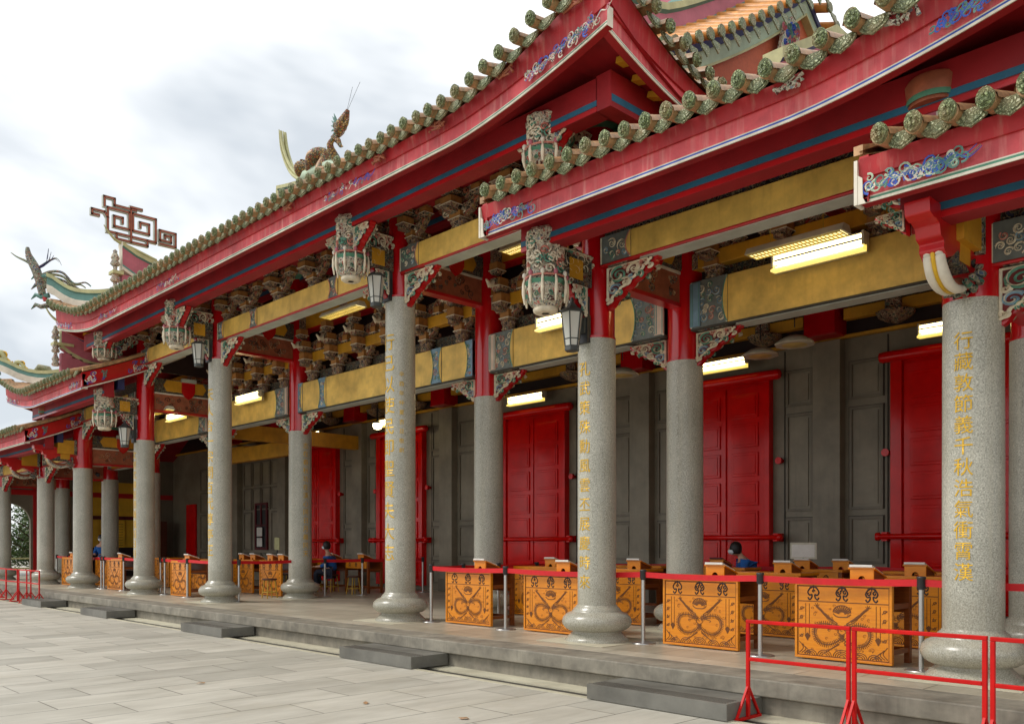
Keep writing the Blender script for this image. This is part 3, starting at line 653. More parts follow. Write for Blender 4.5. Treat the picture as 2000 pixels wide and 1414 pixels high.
# side roof ridges
for roof, zt, m_, ya, lf in ((roofR, ztR, lambda s: s, 1.1, 0), (roofL, ztL, mir, -1.45, .9)):
    g = m_(-5.65); path = [(g, y_, zt(g, y_) + .42 + lf * max(0, 1 - (y_ + 1.45) / 1.6) ** 2) for y_ in [ya + (4.4 - ya) * i / 22 for i in range(23)]]
    b = MB(); b.sweep(path, [(.1, 0, 'cap'), (.1, .1, 'pink'), (.1, .55, 'navy'), (.14, .6, 'cap'), (.14, .74, 'cap'), (-.14, .74, 'cap'), (-.14, .6, 'pink'), (-.1, .55, 'pink'), (-.1, 0, 'pink')])
    for i in range(6 if lf else 0):
        p0, p1 = path[i], path[i + 1]; b.box(g - .1, g + .1, p0[1], p1[1], zt(g, p0[1]) + .3, p1[2] + .05, 'pink')
    rd = b.build('descending_ridge', roof)
    if not lf: continue
    b = MB(); x, y, z = path[0]; z += .62
    b.tube(curve([(x, y + .9, z - .35), (x, y + .2, z - .02), (x, y - .2, z + .2), (x, y - .4, z + .5)], 8), [.12 - .1 * i / 24 for i in range(25)], 'cap', 8, .45)
    for k in range(3): b.lathe([(.08, 0), (.11, .04), (.07, .12), (.1, .18), (.05, .28), (.05, .32), (.02, .36)], 'ornpale', (x, y - .12, z - 1.1 + k * .36), 9)
    b.box(x - .14, x + .14, y - .2, y + .3, z - .55, z - .48, 'cap')
    b.build('ridge_figurine', rd)
# yellow scroll creature on the left side roof ridge
b = MB(); F = frame((mir(-1.35) - .35, EY - .35, 6.35), (.707, .707, 0), (0, 0, 1))
q = curve([(-.3, 1.3), (-.05, 1.15), (.0, .8), (.15, .5), (.35, .75), (.5, .55), (.55, .25), (.75, .2), (.85, .45), (1.05, .35), (1.1, .1), (1.3, .12)], 6)
b.tube([F(*p) for p in q], [.1 - .05 * i / len(q) for i in range(len(q))], 'cap', 8)
for k, (x, y) in enumerate(q[2::5]): b.ribbon(spiral(x, y, .13, k, 1.3, 12), F, .06, .05, 'leafgold')
b.tube([F(1.35, .1), F(1.55, .3), F(1.8, .25), F(2.0, .05)], [.06, .1, .09, .03], 'drip', 7)
b.build('scroll_finial', hl)
# ------------------------------------------------------------------ columns
R1TOP = {1: 5.47, 2: 4.03, 3: 3.6, 4: 3.5, 5: 3.45}; R2TOP = {1: 4.04, 2: 4.04, 3: 3.58, 4: 3.56, 5: 3.5}
REDTOP = {1: 7.0, 2: 7.0, 3: 5.7, 4: 4.7, 5: 4.7}
def letters(parent, txt, X, Y, ztop, size, pitch, r, face=0.0, font_w=.004):
    """gold characters wrapped round a shaft; face = angle of the text's outward direction from -Y towards +X"""
    cu = bpy.data.curves.new('t', 'FONT'); cu.body = txt[0]; cu.size = size; cu.align_x = 'CENTER'; cu.offset = font_w * .05; cu.resolution_u = 3
    ob = bpy.data.objects.new('t', cu); COL.objects.link(ob)
    bm = bmesh.new()
    for i, ch in enumerate(txt):
        cu.body = ch; dg = bpy.context.evaluated_depsgraph_get(); ob.update_tag(); dg.update()
        me = bpy.data.meshes.new_from_object(ob.evaluated_get(dg)); b0 = len(bm.verts); bm.from_mesh(me); bm.verts.ensure_lookup_table()
        for v in bm.verts[b0:]: v.co.z = 0; v.co.y -= i * pitch
        bpy.data.meshes.remove(me)
    for k in range(-6, 7):
        bmesh.ops.bisect_plane(bm, geom=bm.verts[:] + bm.edges[:] + bm.faces[:], plane_co=(k * .03, 0, 0), plane_no=(1, 0, 0))
    for v in bm.verts:
        x, z = v.co.x, v.co.y; a = x / r + face
        v.co = (X + (r + .004) * math.sin(a), Y - (r + .004) * math.cos(a), ztop - size * .8 + z)
    me = bpy.data.meshes.new('inscription'); bm.to_mesh(me); bm.free(); me.materials.append(M['leafgold'])
    bpy.data.objects.remove(ob); bpy.data.curves.remove(cu)
    o = bpy.data.objects.new('inscription', me); COL.objects.link(o); o.parent = parent
    return o
PED = [(.43, 0), (.43, .02), (.40, .05), (.345, .10), (.325, .125), (.33, .135), (.38, .145), (.43, .175), (.462, .22), (.470, .265), (.455, .315), (.41, .36), (.36, .385), (.33, .395), (.33, .405), (.315, .42), (.31, .435), (.285, .455), (.268, .48)]
def column(i, Y, top, redtop, r=.265, ratio=.86, dy=.035):
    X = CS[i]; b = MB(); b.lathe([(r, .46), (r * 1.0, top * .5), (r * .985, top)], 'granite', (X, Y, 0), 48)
    c = b.build('column', HALL)
    b = MB(); b.lathe(PED, 'gpolish', (X, Y, .004), 48); b.box(X - .58, X + .58, Y - .58, Y + .58, 0, .006, 'palekerb'); b.build('pedestal', c)
    b = MB(); rr = r * ratio; b.lathe([(rr, top), (rr, redtop)], 'redcol', (X, Y + dy, 0), 40); b.lathe([(r * .99, top + .001), (r * .99, top + .03)], 'redcol', (X, Y, 0), 40)
    b.lathe([(rr, redtop - .02), (rr * 1.5, redtop + .05), (rr * 1.6, redtop + .12), (rr * 1.3, redtop + .16)], 'green', (X, Y + dy, 0), 24); b.build('red_shaft', c)
    return c
cols = {}
for i in (-5, -4, -3, -2, -1, 1, 2, 3, 4):
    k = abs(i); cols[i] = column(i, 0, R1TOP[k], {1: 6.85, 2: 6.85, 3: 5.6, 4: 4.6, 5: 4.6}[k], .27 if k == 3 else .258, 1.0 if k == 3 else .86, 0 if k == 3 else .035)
cols2 = {}
for i in (-5, -4, -3, -2, -1, 1, 2, 3, 4):
    k = abs(i); cols2[i] = column(i, 2.05, R2TOP[k], {1: 7.7, 2: 7.2, 3: 5.9, 4: 5.3, 5: 4.9}[k], .275, .93, 0)
letters(cols[3], '行藏敦節義千秋浩氣衝霄漢', CS[3], 0, 3.28, .18, .1975, .27, 0, .003)
letters(cols[2], '孔武策殊勳風雲丕展慶時來', CS[2], 0, 3.71, .20, .257, .258)
letters(cols[1], '行已以使民即聖賢夫大志', CS[1], 0, 4.84, .30, .355, .258)
letters(cols[1], '辛酉年仲夏吉旦敬獻', CS[1], 0, 4.2, .09, .16, .258, R(58), .002)
letters(cols[-1], '天人合一宗開百代尊亭正', CS[-1], 0, 4.80, .30, .35, .258)
letters(cols[-2], '文經武緯聖德巍峨昭日月', CS[-2], 0, 3.73, .225, .257, .258)
letters(cols2[-1], '志在春秋功在漢心同日月義同天', CS[-1], 2.05, 3.75, .15, .2, .275, R(88))
letters(cols2[-2], '忠義仁勇垂千古', CS[-2], 2.05, 3.75, .2, .3, .275, R(70)); letters(cols2[-3], '忠義參天精忠貫日浩然正氣', CS[-3], 2.05, 3.2, .2, .23, .275, R(75))
# ------------------------------------------------------------------ beams
def scrollwork(b, F, w, h, n, seed, cols, r0, r1, lw=.02, th=.012):
    """rows of paired curls filling a w x h field"""
    rnd = random.Random(seed); pts = []
    for k in range(n * 6):
        r = rnd.uniform(r0, r1); x, y = rnd.uniform(r, w - r), rnd.uniform(r, h - r)
        if all((x - a) ** 2 + (y - c) ** 2 > (.82 * (r + q)) ** 2 for a, c, q in pts):
            pts.append((x, y, r))
            if len(pts) >= n: break
    for k, (x, y, r) in enumerate(pts):
        a0 = rnd.uniform(0, 6.3); d = rnd.choice((-1, 1)); c = rnd.choice(cols)
        b.ribbon(spiral(x, y, r, a0, 1.5, 16, d), F, lw, th, c); b.ribbon(spiral(x, y, r * 1.02, a0 + .5, .8, 9, d), F, lw * .5, th * 1.3, cols[0], 0, False)
def beam(x0, x1, y0, y1, z0, z1, k='gold', ends='orn', mids=(), endw=.34, under='pale', kk='beam', trim='red', mband=.16, midk=None, rnd=False, cols=('creamcarve', 'tealcarve', 'pinkcarve', 'bluecarve')):
    b = MB(); b.box(x0, x1, y0, y1, z0, z1, k)
    if trim: b.box(x0, x1, y0 - .012, y1, z0 - .03, z0 - .001, trim)
    P = HALL; o = b.build(kk, P, bevel=.01)
    L = x1 - x0; q = .006; H = z1 - z0; base = {'orn': 'greyband', 'ornblue': 'blueband', 'orndk': 'orndk'}[ends]
    bands = [(x0, x0 + endw, 1), (x1 - endw, x1, -1)] + [(x0 + L * m - mband, x0 + L * m + mband, 0) for m in mids]
    for bi, (a, c, sd) in enumerate(bands):
        e = MB(); e.box(a, c, y0 - q, y1 + q, z0 + .002, z1 + q, base)
        if under and c - a > .15:
            F = frame((a, y0 - q - .001, z0), (1, 0, 0), (0, 0, 1)); m_ = .03; Fi = lambda u, v, w_=0: F(u + m_, v + m_, w_)
            rr = min(.085, (c - a) * .3, H * .28); scrollwork(e, Fi, c - a - 2 * m_, H - 2 * m_, int(10 + 120 * (c - a) * H), int(a * 31) + bi, cols, rr * .45, rr, .018, .01)
            for xx in (a + .012, c - .012): e.box(xx - .01, xx + .01, y0 - .014, y0 - .005, z0 + .004, z1 - .004, 'bluecarve' if ends == 'ornblue' else 'creamcarve')
            # gold field reaches into the band with a bowed edge
            for side in ((1,) if sd == 1 else (-1,) if sd == -1 else (-1, 1)):
                X = c if side > 0 else a; pts = [(X + side * .001, z0 + .012), (X + side * .001, z1 - .012)]
                arc = [(X - side * (.075 * (1 - abs(2 * t / 8 - 1) ** 2.2)), z1 - .012 - (H - .024) * t / 8) for t in range(9)]
                e.prism([pts[0], pts[1]] + arc[1:-1], lambda u, v, w_=0: Vector((u, y0 - q - .013 - w_, v)), -.008, .0, k)
                e.ribbon(arc, lambda u, v, w_=0: Vector((u, y0 - q - .015 - w_, v)), .018, .004, 'tealcarve' if H > .5 else 'pinkcarve', 0, False)
        e.build('painted_band', o)
    if under:
        u = MB(); u.prism([(x0 + endw + .12, 0), (x0 + endw + .02, .5), (x0 + endw + .12, 1), (x1 - endw - .12, 1), (x1 - endw - .02, .5), (x1 - endw - .12, 0)], lambda a, c, e_=0: Vector((a, y0 + .03 + c * (y1 - y0 - .06), z0 - .03 + e_)), -.012, -.002, under)
        u.build('underside_panel', o)
        for a, c in ((x0 + .1, x0 + endw - .05), (x1 - endw + .05, x1 - .1)):
            if c - a > .05: u = MB(); u.box(a, c, y0 + .02, y1 - .02, z0 - .038, z0 - .031, ends); u.build('underside_scroll', o)
    return o
def spandrel_mesh():
    b = MB(); F = frame((0, 0, 0), (1, 0, 0), (0, 0, 1))
    W_, H = .56, .54
    def edge(k, amp, n=60):
        pts = []
        for i in range(n + 1):
            t = i / n; x = W_ * k * (1 - t) ** 1.0 * (1 + .25 * math.sin(math.pi * t)); z = -H * k * (t ** 1.0) * (.55 + .45 * t)
            s_ = amp * abs(math.sin(t * math.pi * 7)); pts.append((max(0, x + s_ * .6), z - s_))
        return pts
    b.prism([(0, 0)] + edge(.97, .016), F, -.045, .045, 'red'); b.prism([(0.012, -.012)] + edge(.88, .02), F, -.075, -.045, 'carvebase'); b.prism([(0.012, -.012)] + edge(.88, .02), F, .045, .075, 'carvebase')
    G = frame((0, -.0755, 0), (1, 0, 0), (0, 0, 1)); Gn = lambda x, y, c=0: Vector((x, -.0755 - c, y)); Gp = lambda x, y, c=0: Vector((x, .0755 + c, y))
    sp_ = [(.14, -.13, .105, 1.2, 1.8, 1, 'tealcarve'), (.31, -.10, .075, 3.4, 1.5, -1, 'creamcarve'), (.09, -.30, .07, .4, 1.4, 1, 'bluecarve'), (.22, -.24, .06, 2, 1.4, -1, 'creamcarve'), (.42, -.06, .05, 2, 1.3, 1, 'pinkcarve'), (.05, -.42, .04, 2, 1.3, 1, 'creamcarve'), (.22, -.05, .04, 0, 1.2, 1, 'pinkcarve'), (.05, -.2, .035, 1, 1.2, -1, 'creamcarve'), (.36, -.18, .045, 5, 1.3, 1, 'tealcarve'), (.15, -.36, .045, 4, 1.3, -1, 'tealcarve'), (.48, -.11, .03, 4, 1.2, 1, 'creamcarve'), (.28, -.2, .035, 1, 1.2, 1, 'bluecarve')]
    for F_ in (Gn, Gp):
        for x, y, r, a, t, d, k in sp_:
            b.ribbon(spiral(x, y, r, a, t, 20, d), F_, .034, .026, k); b.ribbon(spiral(x, y, r * 1.05, a + .3, .9, 12, d), F_, .012, .034, 'creamcarve', 0, False)
        b.ribbon(curve([(.02, -.02), (.2, -.022), (.46, -.02)], 4), F_, .024, .03, 'creamcarve', 0, False); b.ribbon(curve([(.02, -.02), (.02, -.2), (.02, -.44)], 4), F_, .024, .03, 'creamcarve', 0, False)
        b.ribbon(edge(.86, .018)[2:-1], F_, .03, .03, 'creamcarve', 0, False)
    return b
_sp = spandrel_mesh().build('carved_spandrel', HALL); SP = _sp
_sp_used = [False]
def spandrel(x, y, z, dx=1, sx=1.0, sz=1.0, along='x'):
    o = SP if not _sp_used[0] else SP.copy()
    if _sp_used[0]: COL.objects.link(o); 
    _sp_used[0] = True
    o.parent = HALL; o.matrix_parent_inverse = Matrix.Translation(-HALL.location)
    o.location = (x, y, z); o.rotation_euler.z = {('x', 1): 0, ('x', -1): R(180), ('y', 1): R(90), ('y', -1): R(-90)}[(along, dx)]
    o.scale = (sx, 1, sz); return o
rad = .26
# row 1 beams and spandrels
for i, j, z0, z1, mids in ((-1, 1, 5.88, 6.25, (.26, .74)), (1, 2, 5.88, 6.26, ()), (-2, -1, 5.98, 6.34, ()), (2, 3, 4.98, 5.33, ()), (-3, -2, 4.98, 5.33, ()), (3, 4, 3.9, 4.27, ()), (-4, -3, 3.9, 4.27, ()), (-5, -4, 3.85, 4.2, ())):
    x0, x1 = CS[i] + .2, CS[j] - .2
    beam(x0, x1, -.15, .17, z0, z1, 'gold', 'orn', mids, .5 if not mids else .3)
    spandrel(x0 + .03, 0, z0 - .03, 1, 1.5, 1.05); spandrel(x1 - .03, 0, z0 - .03, -1, 1.5, 1.05)
# row 2 tall beams
for i, j in ((-1, 1), (1, 2), (-2, -1), (2, 3), (-3, -2)):
    x0, x1 = CS[i] + .24, CS[j] - .24; c = (i, j) == (-1, 1)
    beam(x0, x1, 1.86, 2.2, 4.47, 5.15, 'gold', 'ornblue' if c else 'orn', (.17, .83) if c else (), .2 if c else .62, 'pale', trim='joint', mband=.16)
    if not c:
        for a in (x0, x1):
            e = MB(); lo, hi = (a, a + .17) if a == x0 else (a - .17, a); e.box(lo, hi, 1.83, 1.852, 4.49, 5.13, 'pinkpale' if (i, j) != (2, 3) else 'blueband')
            for q in (lo + .015, lo + .045, hi - .02): e.box(q - .006, q + .006, 1.826, 1.83, 4.5, 5.12, 'teal')
            e.build('painted_band', HALL)
    spandrel(x0 + .02, 2.03, 4.43, 1, 1.35, .92); spandrel(x1 - .02, 2.03, 4.43, -1, 1.35, .92)
for i, j in ((3, 4), (-4, -3), (-5, -4)):
    beam(CS[i] + .24, CS[j] - .24, 1.9, 2.16, 3.9, 4.4, 'golddk', 'orn')
# thin interrupted beams and upper beams on row 2
for i, j, z in ((-1, 1, 5.62), (1, 2, 5.62), (-2, -1, 5.62), (2, 3, 5.36), (-3, -2, 5.36)):
    x0, x1 = CS[i] + .22, CS[j] - .22; beam(x0, x1, 1.92, 2.1, z, z + .22, 'golddk', 'orndk', (), .1, None, trim=None)
    if (i, j) != (2, 3) and (i, j) != (-3, -2): beam(x0, x1, 1.9, 2.14, 6.42, 6.85, 'golddk', 'orndk', (.3, .7), .3, None, trim='red')
    else: beam(x0, x1, 1.9, 2.14, 5.98, 6.3, 'golddk', 'orndk', (.3, .7), .3, None, trim='red')
# behind: dark sheets in place of the open shaded interior, frieze lattice below
for i, j, z0, z1 in ((-1, 1, 5.18, 7.6), (1, 2, 5.18, 7.3), (-2, -1, 5.18, 7.3), (2, 3, 5.18, 6.8), (-3, -2, 5.18, 6.8)):
    b = MB(); b.box(CS[i], CS[j], 2.3, 2.34, z0 + .9, z1, 'dark'); b.build('interior_shade_panel', HALL)
    b = MB(); b.box(CS[i] + .3, CS[j] - .3, 2.14, 2.17, z0 + .0, z0 + .26, 'ornfrieze'); b.build('lattice_panel', HALL)
# beam frieze over the outer beams of the lower side roofs
for i, j, z0, z1 in ((2, 3, 5.34, 5.62), (-3, -2, 5.34, 5.62), (3, 4, 4.28, 4.6), (-4, -3, 4.28, 4.6), (-5, -4, 4.22, 4.6)):
    b = MB(); b.box(CS[i] + .2, CS[j] - .2, -.07, .1, z0, z1, 'ornfrieze'); b.box(CS[i] + .2, CS[j] - .2, -.1, .12, z1, z1 + .12, 'reddk'); b.build('frieze', HALL)
# cross beams between the rows, with a hanging shield boss
for i in (-5, -4, -3, -2, -1, 1, 2, 3, 4):
    k = abs(i); t = {1: 6.6, 2: 5.72, 3: 4.62, 4: 4.4, 5: 4.35}[k]; X = CS[i]
    F = lambda a, c, e=0: Vector((X + e, a, c))
    b = MB(); b.box(X - .11, X + .11, .22, 1.82, t - .36, t, 'ornfrieze'); cb = b.build('cross_beam', HALL, bevel=.01)
    for o in (1, -1):
        b = MB(); b.prism([(.55, t - .33), (.46, t - .18), (.55, t - .03), (1.55, t - .03), (1.64, t - .18), (1.55, t - .33)], F, min(o * .11, o * .118), max(o * .11, o * .118), 'golddk'); b.build('gold_panel', cb)
    b = MB(); b.box(X - .08, X + .08, .24, 1.80, t - .84, t - .42, 'salmon'); b.box(X - .1, X + .1, .24, 1.8, t - .42, t - .38, 'white')
    b.prism([(.24, t - .9), (.24, t - .845), (1.8, t - .845), (1.8, t - .9)], F, -.1, .1, 'red')
    for o in (1, -1):
        Gf = lambda a, c, e=0: Vector((X + o * (.08 + e), a, c)); rnd = random.Random(i * 7 + o)
        for q in range(20): b.ribbon(spiral(rnd.uniform(.35, 1.7), t - rnd.uniform(.5, .77), rnd.uniform(.035, .09), rnd.uniform(0, 6), 1.3, 12, rnd.choice((-1, 1))), Gf, .024, .016, rnd.choice(('orndk', 'brown', 'barrel', 'ornfrieze')))
    b.build('carved_panel', cb)
    b = MB(); b.prism([(.95, t - .04), (.95, t - .3), (1.02, t - .42), (1.13, t - .5), (1.24, t - .42), (1.31, t - .3), (1.31, t - .04)], F, .12, .16, 'redcol'); b.box(X + .12, X + .2, .93, 1.33, t - .05, t + .05, 'pale'); b.build('shield_boss', cb)
    # beam between the pendant and the column
    if k <= 3:
        t2 = {1: 6.25, 2: 5.05, 3: 4.15}[k]
        b = MB(); b.box(X - .1, X + .1, -.85, -.22, t2 - .36, t2, 'ornfrieze'); b.box(X + .1, X + .106, -.66, -.4, t2 - .31, t2 - .05, 'golddk'); b.box(X - .106, X - .1, -.7, -.36, t2 - .31, t2 - .05, 'golddk'); b.build('tie_beam', HALL)
        if k < 3: spandrel(X, -.3, t2 - .36, -1, .55, .85, 'y')
# ------------------------------------------------------------------ bracket sets
def bracket_mb(dk='orndk'):
    b = MB(); F = frame((0, 0, 0), (1, 0, 0), (0, 0, 1)); rnd = random.Random(2)
    b.lathe([(.10, 0), (.15, .03), (.12, .08), (.16, .15)], dk, (0, 0, 0), 10)
    def dou(x, y, z, w=.2, hh=.17):
        b.add([(x + a * w * .34, y + c * w * .34, z) for a, c in ((-1, -1), (1, -1), (1, 1), (-1, 1))] + [(x + a * w * .5, y + c * w * .5, z + hh * .3) for a, c in ((-1, -1), (1, -1), (1, 1), (-1, 1))], [(0, 1, 2, 3)] + [(i, (i + 1) % 4, 4 + (i + 1) % 4, 4 + i) for i in range(4)], dk)
        b.box(x - w * .53, x + w * .53, y - w * .53, y + w * .53, z + hh * .3, z + hh * .37, 'creamcarve'); b.box(x - w * .46, x + w * .46, y - w * .46, y + w * .46, z + hh * .37, z + hh, 'bracgold')
    def arm(z, half, y=0, hh=.3):
        n = 14; low = [(-half + 2 * half * t / n, z - hh * (1 - abs(2 * t / n - 1) ** 2.2) + .0 + .025 * math.sin(t * 2.6)) for t in range(n + 1)]
        top = [(half, z + .08), (half * .8, z + .05), (half * .5, z - .02), (0, z - .05), (-half * .5, z - .02), (-half * .8, z + .05), (-half, z + .08)]
        b.prism(low + top, F, -y - .05, -y + .05, dk)
        for o in (-1, 1):
            for c in ((half * .62, z - hh * .35, .075), (half * .28, z - hh * .6, .06), (half * .85, z - .01, .05)): b.ribbon(spiral(o * c[0], c[1], c[2], rnd.uniform(0, 6), 1.4, 14, o), lambda u, v, w_=0: Vector((u, y - .051 - w_, v)), .026, .022, rnd.choice(('creamcarve', 'orndk', 'salmon')))
        b.ribbon(low, lambda u, v, w_=0: Vector((u, y - .052 - w_, v + .012)), .022, .012, 'salmon', 0, False)
    dou(0, -.02, .14, .24, .2); arm(.52, .42); dou(0, -.2, .36, .24, .22); b.box(-.07, .07, -.32, .3, .3, .38, dk)
    dou(-.38, 0, .58, .19, .18); dou(.38, 0, .58, .19, .18); dou(0, -.24, .62, .24, .2)
    arm(.88, .56); b.box(-.07, .07, -.42, .3, .7, .8, dk); b.tube([(0, -.4, .74), (0, -.5, .68), (0, -.58, .76)], [.06, .05, .015], 'creamcarve', 6)
    dou(-.5, 0, .94, .17, .14); dou(.5, 0, .94, .17, .14); dou(0, -.3, .88, .22, .18)
    return b
bm_ = bracket_mb().build('bracket_set', HALL); bfirst = [True]
def bracket(x, y, z, sz=1.0, sx=1.0):
    o = bm_ if bfirst[0] else bm_.copy()
    if not bfirst[0]: COL.objects.link(o)
    bfirst[0] = False; o.parent = HALL; o.matrix_parent_inverse = Matrix.Translation(-HALL.location); o.location = (x, y, z); o.scale = (sx, 1, sz)
for i, j, z, fr in ((-1, 1, 6.25, (.2, .4, .6, .8)), (1, 2, 6.26, (.36, .66)), (-2, -1, 6.34, (.36, .66))):
    for q in fr: bracket(CS[i] + (CS[j] - CS[i]) * q, 0, z, .78, 1.15)
    for q in (.02, .98): bracket(CS[i] + (CS[j] - CS[i]) * q + (.32 if q < .5 else -.32), 0, z, .78, .8)
for i, j, fr in ((-1, 1, (.1, .26, .42, .58, .74, .9)), (1, 2, (.14, .38, .62, .86)), (-2, -1, (.14, .38, .62, .86)), (2, 3, (.12, .37, .63, .88)), (-3, -2, (.12, .37, .63, .88))):
    for q in fr:
        X = CS[i] + (CS[j] - CS[i]) * q; bracket(X, 2.0, 5.17, 1.1 if abs(i) < 2 or abs(j) < 2 else .8)
        b = MB(); b.box(X - .09, X + .09, 1.86, 1.92, 5.62, 5.82, 'blackp'); b.tube([(X, 1.86, 5.72), (X, 1.83, 5.72)], .03, 'white', 8); b.build('painted_block', HALL)
for i, j, z in ((2, 3, 5.62), (-3, -2, 5.62)):
    for q in (.25, .5, .75): pass
# ------------------------------------------------------------------ pendants
def pendant(X, Y, zt, h, kind=0):
    b = MB(); s = h / 1.05
    prof = [(.05, .0), (.13, 0), (.155, .02), (.16, .05), (.145, .07), (.19, .10), (.225, .15), (.245, .22), (.25, .30), (.235, .34), (.26, .39), (.25, .41), (.2, .44), (.18, .50), (.185, .6), (.2, .72), (.22, .85), (.24, 1.0), (.2, 1.05)]
    n = 56; rnd = random.Random(int(X * 10)); vs = []
    # carved relief: radius modulated by curling noise
    P2 = [];
    for r, z in prof: P2.append((r, z))
    dense = []
    for a, c in zip(P2[:-1], P2[1:]):
        m_ = max(1, int(abs(c[1] - a[1]) / .03))
        for q in range(m_): dense.append((a[0] + (c[0] - a[0]) * q / m_, a[1] + (c[1] - a[1]) * q / m_))
    dense.append(P2[-1])
    for r, z in dense:
        for i in range(n):
            a = 2 * math.pi * i / n; d = noise.noise(Vector((math.cos(a) * 3.2, math.sin(a) * 3.2, z * 9 + X))) * (.055 if z > .44 else .0)
            if .18 < z < .4: d += .012 * math.cos(a * 8)
            rr = max(.02, r + d); vs.append((rr * math.cos(a), rr * math.sin(a), (z - 1.05) * s))
    m_ = len(dense); fs = [(j * n + i, j * n + (i + 1) % n, (j + 1) * n + (i + 1) % n, (j + 1) * n + i) for j in range(m_ - 1) for i in range(n)]
    lo = sum(1 for r, z in dense if z < .07); mid = sum(1 for r, z in dense if z < .45)
    g = sum(1 for r, z in dense if z < .33); g2 = sum(1 for r, z in dense if z < .385)
    for a, c, k in ((0, lo, 'creamcarve'), (lo, g, 'ornpale'), (g, g2, 'green'), (g2, mid, 'orn'), (mid, m_ - 1, 'ornpale')): b.add(vs, [f for f in fs[a * n:c * n]], k, True)
    p = b.build('pendant', HALL); p.location = (X, Y, zt); p.matrix_parent_inverse = Matrix.Translation(-HALL.location)
    b = MB()
    for i in range(10):
        a = 2 * math.pi * (i + .5) / 10; x, y = math.cos(a), math.sin(a)
        b.tube([(x * .265, y * .265, (.44 - 1.05) * s), (x * .285, y * .285, (.36 - 1.05) * s), (x * .28, y * .28, (.24 - 1.05) * s), (x * .265, y * .265, (.1 - 1.05) * s)], [.012, .018, .026, .012], 'creamcarve', 6)
        b.lathe([(.012, 0), (.03, .02), (.03, .05), (.012, .07)], 'pink' if i % 2 else 'white', (x * .27, y * .27, (.43 - 1.05) * s), 7)
    b.lathe([(.262, 0), (.275, .012), (.262, .024)], 'pinkcarve', (0, 0, (.42 - 1.05) * s), 32, cap=False)
    for j in range(8):  # basket flowers, kept in one mesh with the tassels
        a = 2 * math.pi * (j + .5) / 8; c_, s_2 = math.cos(a), math.sin(a); Fp = lambda u, v, w_=0, c_=c_, s_2=s_2: Vector((c_ * (.243 + w_) - s_2 * u, s_2 * (.243 + w_) + c_ * u, (v - 1.05) * s))
        b.ribbon(spiral(.03, .23, .045, j, 1.3, 12), Fp, .02, .02, 'pinkcarve'); b.ribbon(spiral(-.035, .2, .035, j + 2, 1.3, 12, -1), Fp, .018, .018, 'tealcarve')
    b.build('tassel_flower_ring', p)
    rr = .2
    b = MB()
    rr = .21
    for j in range(10):
        for k in range(7):
            th = rnd.uniform(0, 6.28); zz = (rnd.uniform(.48, 1.0) - 1.05) * s
            pts = []
            for i in range(12):
                q = i / 11; ra = .062 * (1 - q * .8); an = q * 8 + j
                t2 = th + ra * math.cos(an) / rr; pts.append((math.cos(t2) * (rr + .02), math.sin(t2) * (rr + .02), zz + ra * math.sin(an)))
            b.tube(pts, [.014] * 11 + [.006], rnd.choice(('creamcarve', 'creamcarve', 'tealcarve', 'pinkcarve', 'creamcarve')), 5)
    b.build('carved_relief', p)
    return p
for i in (-2, -1, 1, 2):
    k = abs(i); pendant(CS[i], -1.0, 6.62 if k == 1 else 6.7, 1.04 if k == 1 else .72)
    spandrel(CS[i] - .2, -1.0, 6.4 if k == 1 else 6.6, -1, .8, .8); spandrel(CS[i] + .2, -1.0, 6.4 if k == 1 else 6.6, 1, .8, .8); spandrel(CS[i], -.8, 6.5 if k == 1 else 6.75, 1, 1.2, 1.5, 'y')
for i in (-2, 2):
    pendant(CS[i], -1.0, 5.27, 1.05); spandrel(CS[i], -.8, 5.12, 1, 1.25, 1.15, 'y'); b = MB(); b.box(CS[i] - .07, CS[i] + .07, -.87, -.75, 4.5, 5.1, 'red'); b.build('hanger', HALL)
for i in (-1, 1, 2, -2):
    b = MB(); b.box(CS[i] - .06, CS[i] + .06, -.86, -.76, 5.9, 6.6, 'red'); b.build('hanger', HALL)
for i in (-3, 3):   # short drum under the middle eave, curved bracket under the lowest eave
    X = CS[i]; b = MB(); b.lathe([(.21, 0), (.215, .02), (.2, .035), (.215, .05), (.225, .1), (.235, .2), (.21, .24)], 'salmon', (X, -1.0, 5.12), 40); b.lathe([(.222, 0), (.226, .03), (.222, .05)], 'green', (X, -1.0, 5.15), 40, cap=False)
    b.box(X - .1, X + .1, -1.1, -.9, 4.72, 5.12, 'pink'); b.box(X - .075, X + .075, -1.106, -.894, 4.82, 5.06, 'white'); b.box(X - .06, X + .06, -1.11, -.89, 4.84, 5.04, 'pink'); b.build('short_pendant', HALL)
